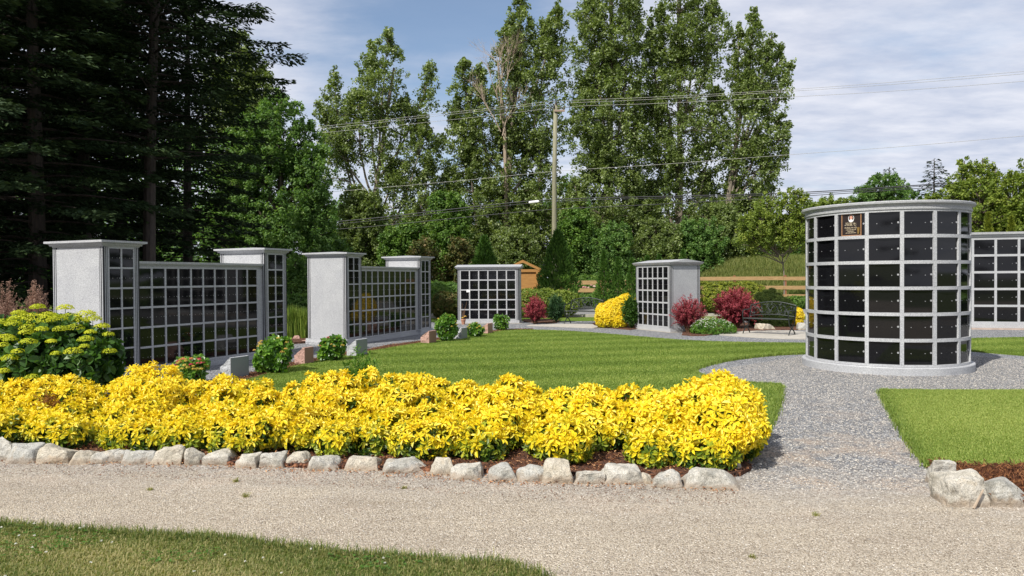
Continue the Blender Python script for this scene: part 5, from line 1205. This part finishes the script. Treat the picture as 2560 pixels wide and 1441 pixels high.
# maples / mid trees
gmt = 'broadleaf trees between the dark conifers and the cottonwoods'
leaf_tree('maple_tree', 'rounded fresh green maple above the far end of the nearest wall', gmt, 41, (700, 700, 330), [
    (705, 245, 705, 420, 62), (650, 280, 640, 460, 62), (760, 310, 760, 470, 52), (800, 370, 795, 520, 42), (590, 330, 590, 500, 62), (700, 380, 700, 620, 100), (790, 480, 785, 650, 55), (610, 440, 610, 660, 85), (700, 540, 700, 690, 90), (560, 520, 560, 680, 60), (800, 590, 790, 690, 50)],
    M['maple'], 'bark', .19, 44, 1.1, .25, .5)
leaf_tree('maple_tree', 'taller light green tree showing between the leaning conifer and the maple', gmt, 46, (600, 600, 160), [
    (605, 90, 600, 280, 52), (640, 140, 640, 330, 48), (665, 190, 660, 380, 40), (560, 150, 560, 340, 60), (600, 260, 600, 480, 80)], M['cotton'], 'bark', .22, 34, 1.0, .22, .55)
# understorey
gu = 'leafy understorey trees below the cottonwoods'
und = [(905, 470, 690, 75, 50, 'cotton', 'olive understorey tree under the left cottonwood gap'), (1010, 560, 700, 75, 49, 'bright', 'low understorey tree above the second wall far pillar'), (1120, 490, 700, 65, 49, 'bright', 'bright green young tree between left and dead topped cottonwoods'),
       (1060, 600, 715, 55, 44, 'mixshrub', 'low dense bush right of the second wall pillar'), (1150, 600, 715, 50, 45, 'mixshrub', 'dull green bush left of the pointed evergreen'), (1290, 570, 715, 75, 50, 'cotton', 'dark leafy tree above the cedar shed'),
       (1440, 520, 710, 58, 50, 'bright', 'light green tree immediately right of the pole'), (1530, 560, 715, 70, 50, 'maple', 'dense tree behind the columnar cedars'), (1640, 560, 715, 75, 50, 'cotton', 'olive tree behind the sideways columbarium'),
       (1740, 555, 715, 72, 50, 'maple', 'dark tree right above the sideways columbarium'), (1812, 500, 700, 60, 52, 'cotton', 'olive bushy tree at the foot of the rightmost cottonwood'), (820, 600, 720, 60, 46, 'maple', 'dark bush between the maple and the second wall'),
       (745, 640, 740, 45, 40, 'maple', 'low dark bush in the gap between the two long walls'), (1880, 560, 690, 45, 52, 'bright', 'small bright tree left of the staked young tree')]
for i, (x, yt, yb, hw, Y, mm, lab) in enumerate(und):
    pl_ = [(x + rng.uniform(-.4, .4) * hw, yt + rng.uniform(0, 40) * (k > 0), x + rng.uniform(-.6, .6) * hw, yb + rng.uniform(-20, 20), hw * rng.uniform(.5, .75)) for k in range(6)]
    leaf_tree('understorey_tree', lab, gu, Y + rng.uniform(-1, 1), (x, x, yt + 50), pl_, M[mm], 'bark', .2, 34, 1.0, .12, .5, cat='tree')
# right hand side trees
gr_ = 'light green trees beyond the right side'
leaf_tree('young_tree', 'young tree with a thin pale trunk beside the fence, left of the round columbarium', gr_, 38, (1958, 1955, 560), [
    (1935, 488, 1925, 600, 36), (1975, 482, 1970, 600, 40), (2003, 500, 1995, 600, 36), (1890, 520, 1885, 610, 34), (1860, 545, 1862, 620, 30), (1930, 545, 1930, 628, 68), (1995, 545, 1990, 620, 45)], M['limetree'], 'palebark', .14, 36, 1.0, .05, .34)
leaf_tree('round_tree', 'dense dark green round topped tree above the round columbarium', gr_, 70, (2205, 2205, 520), [
    (2205, 440, 2200, 600, 60), (2160, 470, 2160, 600, 42), (2250, 470, 2250, 600, 45), (2205, 480, 2205, 620, 75)], M['maple'], 'bark', .24, 44, 1.1, .2, .6)
leaf_tree('round_tree', 'low yellowish tree just left above the round columbarium cap', gr_, 70, (2065, 2065, 540), [(2065, 498, 2065, 620, 40), (2030, 510, 2030, 620, 30), (2105, 503, 2105, 620, 34)], M['limetree'], 'bark', .24, 40, 1.1, .15, .55)
leaf_tree('light_tree', 'light green multi topped tree above the right end of the round columbarium', gr_, 36, (2420, 2430, 470), [
    (2380, 460, 2380, 600, 36), (2422, 400, 2415, 560, 26), (2470, 392, 2462, 560, 30), (2500, 420, 2500, 580, 34), (2345, 480, 2350, 600, 34), (2440, 470, 2440, 640, 72), (2500, 500, 2500, 650, 50)], M['limetree'], 'bark', .15, 36, 1.0, .09, .36)
leaf_tree('light_tree', 'light green tree filling the right picture edge above the straight wall', gr_, 35, (2560, 2560, 450), [
    (2555, 405, 2555, 580, 36), (2530, 440, 2530, 600, 40), (2600, 420, 2600, 620, 50), (2560, 500, 2560, 680, 70), (2640, 460, 2640, 680, 50)], M['limetree'], 'bark', .15, 36, 1.0, .09, .36)
leaf_tree('light_tree', 'lower light green tree behind the straight right wall', gr_, 37, (2480, 2480, 600), [(2480, 540, 2480, 700, 70), (2540, 560, 2540, 700, 60), (2600, 560, 2600, 700, 60)], M['limetree'], 'bark', .16, 36, 1.0, .08, .4)

# conifers -----------------------------------------------------
def conifer(lab, grp, X, Y, H, Rmax, zlow, nbr, lean=(0, 0), trunk_r=.22, name='conifer', spray=.17, per=26, seed=0, mat='conifer', droop=.25, bare=0):
    t_ = empty(name, (X, Y, 0), 0, lab, 'tree', grp); mb = MB(); ms = MB()
    def axis(z): f = z / H; return np.array((lean[0] * f * f, lean[1] * f, z))
    tz = np.linspace(0, H, 14); ms.tube([axis(z) for z in tz], np.linspace(trunk_r, .03, 14), 10, 0, False)
    cs, ds, ts = [], [], []
    for i in range(nbr):
        f = (i + rng.random()) / nbr; z = zlow + (H - zlow) * f ** .95; az = i * 2.399 + rng.uniform(-.3, .3)
        L_ = Rmax * (1 - f) ** .75 * rng.uniform(.65, 1.1) + .25
        if f < .12: L_ *= .75
        d = np.array((math.cos(az), math.sin(az), 0)); a = axis(z); s_ = np.linspace(0, 1, 7)[:, None]
        pts = a + d * L_ * s_ + np.array((0, 0, 1)) * (.10 * L_ * s_ - droop * L_ * s_ ** 2 + .08 * L_ * s_ ** 4)
        ms.tube(pts[:5], np.linspace(.024 + .006 * L_, .008, 5), 4, 0, False)
        n = int(per * L_ * 3); u = rng.random(n) ** .75 * .9 + .1; bx = np.stack([np.interp(u, s_[:, 0], pts[:, k]) for k in range(3)], 1)
        side = np.cross(d, (0, 0, 1)); w = (rng.random(n) - .5) * 2 * (.10 + .36 * L_ ** .6 * (1 - u * .72))
        bx = bx + side * w[:, None] + d * abs(w)[:, None] * .5 + np.stack([np.zeros(n), np.zeros(n), -abs(w) * .25 - rng.random(n) * .16], 1)
        cs.append(bx); ds.append(unit(d * .9 + side * np.sign(w)[:, None] * .8 + np.stack([np.zeros(n), np.zeros(n), rng.uniform(-.7, .25, n)], 1))); ts.append(np.clip(.35 + .35 * u + rng.normal(0, .14, n), 0, 1))
    c = np.concatenate(cs); d = np.concatenate(ds); tt = np.concatenate(ts); n = len(c)
    diamonds(mb, c, d, unit(rng.normal(0, .45, (n, 3)) + (0, 0, 1)), spray * rng.uniform(.7, 1.4, n), spray * .42 * rng.uniform(.7, 1.3, n), tt)
    mb.build('crown', M[mat], t_); ms.build('trunk', M['darkbark'], t_); return t_
gcf = 'dark conifers massed at the upper left'
q = P(372, 690, 23.5)
conifer('leaning conifer with a visible bare lower trunk, rightmost of the dark conifers', gcf, q[0], 23.5, 24, 4.7, 5.4, 240, (1.7, 0), .21, per=42, spray=.17, droop=.12)
q = P(640, 300, 31); 
for X, Y, H, Rm, zl, nb, lab in ((P(215, 700, 25)[0], 25.0, 18.5, 4.0, 2.2, 150, 'dense dark conifer behind the nearest pillar'), (P(95, 700, 20)[0], 20.0, 18, 4.0, 1.2, 150, 'dark conifer standing above the feathery red shrubs'),
                                 (P(-70, 700, 19)[0], 19.0, 18, 4.2, .8, 140, 'dark conifer cut by the left picture edge'), (P(170, 700, 27)[0], 27, 21, 4.4, .8, 150, 'tall dark conifer in the second row, left'),
                                 (P(300, 700, 30)[0], 30, 21, 4.2, 1.0, 150, 'tall dark conifer in the second row, behind the bare trunk'), (P(20, 700, 27)[0], 27, 22, 4.6, .8, 140, 'tall dark conifer in the second row, far left'),
                                 (P(470, 700, 33)[0], 33, 17, 3.8, .6, 140, 'conifer in shade right of the bare trunk, behind the wall'), (P(-200, 700, 25)[0], 25, 20, 4.6, .8, 100, 'conifer outside the left edge of the second row')):
    conifer(lab, gcf, X, Y, H, Rm, zl, nb, (rng.uniform(-.3, .3), 0), .24, per=32 if Y < 25 else 22, spray=.2 if Y < 25 else .26)
# conifers just outside the left of the view, whose shade falls on the others
for X, Y in ((-19, 12), (-22, 16), (-25, 21), (-19.5, 19.5)):
    conifer('tall conifer outside the picture to the left, ' + {12: 'nearest the camera', 16: 'second nearest', 21: 'farthest out', 19.5: 'closest to the visible ones'}[Y], gcf, X, Y, 18, 4.0, .5, 70, (0, 0), .25, per=9, spray=.5)
conifer('small dark conifer top right of the round topped tree', gr_, P(2255, 700, 72)[0], 75, 12.6, 3.0, 2, 90, (.3, 0), .2, 'spire_conifer', .3, 8)
conifer('dark scraggy conifer top above the round columbarium right side', gr_, P(2335, 700, 68)[0], 68, 12.3, 3.4, 2, 100, (0, 0), .2, 'spire_conifer', .3, 8)
# columnar cedars and pointed evergreens
def cone_bush(px, yt, yb, hw, Y, mat, name, lab, grp, dens=160, spray=.11, sharp=1.0):
    pt = P(px, yt, Y); X = P(px, 700, Y)[0]; H = pt[2]; R_ = hw / FPX * Y; t_ = empty(name, (X, Y, 0), 0, lab, 'evergreen', grp)
    area = math.pi * R_ * H; n = int(area * dens * 9); z = rng.random(n) ** 1.15 * H; f = z / H
    lump = 1 + .16 * np.sin(z * 7 + rng.uniform(0, 6)) * 0
    az = rng.uniform(0, 6.283, n); lump = 1 + .15 * np.sin(az * 5 + z * 6) + .12 * np.sin(az * 3 - z * 9)
    r = R_ * np.minimum((1 - f) ** sharp * 1.25, .55 + f * 2.0).clip(0, 1) * lump * rng.uniform(.72, 1.06, n)
    c = np.stack([np.cos(az) * r, np.sin(az) * r, z], 1); d = unit(np.stack([np.cos(az) * .7, np.sin(az) * .7, rng.uniform(.4, 1.6, n)], 1) + rng.normal(0, .25, (n, 3)))
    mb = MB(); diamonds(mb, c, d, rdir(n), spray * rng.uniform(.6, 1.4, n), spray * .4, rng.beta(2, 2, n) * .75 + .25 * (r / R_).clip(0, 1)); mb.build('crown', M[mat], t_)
    ms = MB(); ms.tube([(0, 0, -.05), (0, 0, H * .5), (0, 0, H * .93)], [.06, .04, .01], 6); ms.build('trunk', M['bark'], t_); return t_
gth = 'columnar cedars around the sideways columbarium'
cone_bush(1510, 630, 770, 26, 29.2, 'thuja', 'columnar_cedar', 'first columnar cedar right of the left bench', gth)
cone_bush(1545, 647, 770, 24, 29.2, 'thuja', 'columnar_cedar', 'middle columnar cedar of the three by the bench', gth)
cone_bush(1580, 650, 770, 22, 29.2, 'thuja', 'columnar_cedar', 'columnar cedar touching the left side of the sideways columbarium', gth)
cone_bush(1618, 643, 770, 22, 29.4, 'thuja', 'columnar_cedar', 'cedar tip above the left half of the sideways columbarium roof', gth)
cone_bush(1648, 640, 770, 22, 29.4, 'thuja', 'columnar_cedar', 'cedar tip above the middle of the sideways columbarium roof', gth)
cone_bush(1708, 628, 770, 24, 29.6, 'thuja', 'columnar_cedar', 'cedar tip above the roof ridge of the sideways columbarium', gth)
cone_bush(2470, 535, 800, 26, 25.5, 'goldthuja', 'golden_cedar', 'golden cedar tip above the left part of the straight wall', 'golden cedars behind the straight right wall')
cone_bush(2528, 545, 800, 25, 25.3, 'goldthuja', 'golden_cedar', 'golden cedar tip above the right part of the straight wall', 'golden cedars behind the straight right wall')
cone_bush(1212, 596, 770, 50, 37, 'thuja', 'pointed_evergreen', 'pointed evergreen behind the box columbarium with the note', 'pointed evergreens beside the cedar shed', 60, .2, .9)
cone_bush(1395, 582, 770, 50, 37, 'thuja', 'pointed_evergreen', 'pointed evergreen hiding the foot of the utility pole', 'pointed evergreens beside the cedar shed', 60, .2, .8)
# hedges and shrubs in the middle distance
def mound(name, lab, cat, grp, x0, x1, yt, Y, mat, L=.09, dens=110, z0=.03, depth=1.0):
    a = P(x0, 700, Y)[0]; b_ = P(x1, 700, Y)[0]; H = P((x0 + x1) / 2, yt, Y)[2]; cen_ = np.array(((a + b_) / 2, Y, 0)); rx = (b_ - a) / 2; k = max(1, int(rx * 2 / (H * .9))); lb_ = []
    for i in range(k * 2 + 1):
        x = -rx * .8 + 1.6 * rx * i / max(1, k * 2); lb_.append((np.array((x, rng.uniform(-.2, .2), H * .5)), (min(rx, H * .75), depth * .6, H * rng.uniform(.42, .52))))
    return leafy(name, lab, cat, grp, cen_, lb_, dens, L, L * .5, M[mat], 5, None, .4, .1, layers=((1, 1), (.85, .6)))
gsh = 'shrubs beyond the lawn'
mound('hedge', 'yellow green hedge between the shed and the left bench', 'hedge', gsh, 1310, 1412, 722, 30, 'limetree', .1)
mound('hedge', 'low green hedge behind the left bench', 'hedge', gsh, 1405, 1600, 738, 41.5, 'bright', .13, 70)
mound('shrub', 'green shrub right of the second wall far pillar', 'shrub', gsh, 1078, 1112, 716, 33, 'bright', .1)
mound('shrub', 'brownish olive shrub left of the box columbarium with the note', 'shrub', gsh, 1098, 1150, 728, 29, 'mixshrub', .1)
mound('shrub', 'dark shrub behind the brownish one', 'shrub', gsh, 1085, 1160, 705, 38, 'maple', .14, 70)
mound('golden_juniper', 'soft yellow green juniper right of the sideways columbarium', 'shrub', gsh, 1735, 1872, 700, 31, 'goldthuja', .08, 150)
mound('shrub', 'low green shrub in the gap between the two long walls', 'shrub', gsh, 705, 790, 735, 27, 'maple', .1)
mound('shrub', 'light green shrub above the roses left of the columnar cedars', 'shrub', gsh, 1425, 1510, 690, 47, 'bright', .16, 60)
mound('shrub', 'bright shrub right behind the right bench fence', 'shrub', gsh, 1880, 2030, 742, 36.5, 'bright', .12, 80)
for i, rl in enumerate(('leftmost', 'second from left', 'third from left', 'fourth from left', 'middle', 'fourth from right', 'third from right', 'second from right', 'rightmost')):
    q = P(1432 + i * 8 + rng.uniform(-3, 3), 717 + rng.uniform(-4, 4), 45.4); m2 = MB(); flower_head(m2, np.zeros(3), .09, .9, 26, rng.uniform(.1, .9), .07); o = m2.build('rose', M['rose']); o.location = q
    tag(o, rl + ' pink rose bloom behind the two rail fence', 'rose', 'pink roses along the two rail fence')
q = P(1470, 735, 45.5); leafy('rose_bush', 'rose bush with pink blooms behind the two rail fence', 'shrub', None, (q[0], 45.9, 0), [(np.array((x, 0, .6)), (.6, .4, .62)) for x in (-.9, -.3, .3, .9)], 60, .12, .06, M['maple'], 5)
# bank with tall grass
bm = bmesh.new(); nx_, ny_ = 60, 24; vs = []
for j in range(ny_):
    for i in range(nx_):
        x = 8 + 60 * i / (nx_ - 1); y = 40.5 + 60 * j / (ny_ - 1); h = 3.4 * (1 - math.exp(-max(0, y - 41.5) / 6)) * min(1, max(0, (x - 8.5) / 6)) + .15 * mnoise.noise((x * .3, y * .3, 0)); h *= 1 if y < 95 else .9
        vs.append(bm.verts.new((x, y, h - .03)))
for j in range(ny_ - 1):
    for i in range(nx_ - 1): bm.faces.new((vs[j * nx_ + i], vs[j * nx_ + i + 1], vs[(j + 1) * nx_ + i + 1], vs[(j + 1) * nx_ + i]))
me = bpy.data.meshes.new('grass_bank'); bm.to_mesh(me); bm.free(); me.materials.append(M['field']); o = bpy.data.objects.new('grass_bank', me); COL.objects.link(o); o['kind'] = 'structure'
n_ = 60000; x = rng.uniform(9.5, 26, n_); y = rng.uniform(41, 52, n_); h = 3.4 * (1 - np.exp(-np.maximum(0, y - 41.5) / 6)) * np.clip((x - 8.5) / 6, 0, 1) - .05
mb = MB(); blades(mb, np.stack([x, y, h], 1), rng.uniform(.3, .6, n_), .5, .02, np.clip(rng.beta(2, 2, n_) + .1, 0, 1)); tag(mb.build('tall_grass', M['tallgrass']), 'tall unmown grass on the bank behind the three rail fence', 'grass', kind='stuff')

# far-off wood closing the view
n_ = 900; x = np.concatenate([rng.uniform(-52, 30, n_), rng.uniform(20, 60, 200)]); y = rng.uniform(72, 84, len(x)); zt = 9.0 + 1.8 * np.sin(x * .21) + 1.2 * np.sin(x * .53); zt = np.where(x > 19, 5.2, zt)
z = rng.random(len(x)) ** .8 * zt
mb = MB(); cloud_leaves(mb, np.stack([x, y, z], 1), rng.uniform(.9, 1.7, len(x)), 60, .42, np.clip(.4 + rng.normal(0, .12, len(x)), .1, .9)); tag(mb.build('distant_wood', M['maple']), 'far off wood closing the view behind the cottonwoods', 'wood', kind='stuff')
n_ = 500; x = rng.uniform(-60, -18, n_); y = rng.uniform(44, 56, n_); z = rng.random(n_) * 12
mb = MB(); cloud_leaves(mb, np.stack([x, y, z], 1), rng.uniform(.9, 1.6, n_), 60, .4, np.clip(.35 + rng.normal(0, .12, n_), .1, .9)); tag(mb.build('distant_wood', M['maple']), 'dense shaded wood behind the dark conifers', 'wood', kind='stuff')

# trees behind the camera and off to the right, seen mirrored in the polished doors
for i, (X, Y, H) in enumerate(((-24, -34, 17), (-15, -38, 20), (-7, -36, 14), (3, -40, 19), (12, -36, 16), (21, -38, 20), (31, -34, 18), (38, -24, 19))):
    conifer('conifer behind the photographer, number mirrored %s in the doors' % ('first', 'second', 'third', 'fourth', 'fifth', 'sixth', 'seventh', 'eighth')[i], 'conifers behind the photographer', X, Y, H, 4.5, .5, 70, (0, 0), .25, per=9, spray=.5)
for i, (X, Y) in enumerate(((21.5, 24), (23, 17), (25, 10), (27, 30), (30, 20), (31, 12))):
    conifer('tree off the right picture edge, %s' % ('beside the straight wall', 'second along', 'third along', 'behind the others, far', 'behind the others, middle', 'behind the others, near')[i], 'trees off the right edge', X, Y, 11 if i < 3 else 15, 3.4, .3, 60, (0, 0), .2, per=24, spray=.42, mat='maple', name='broad_tree')
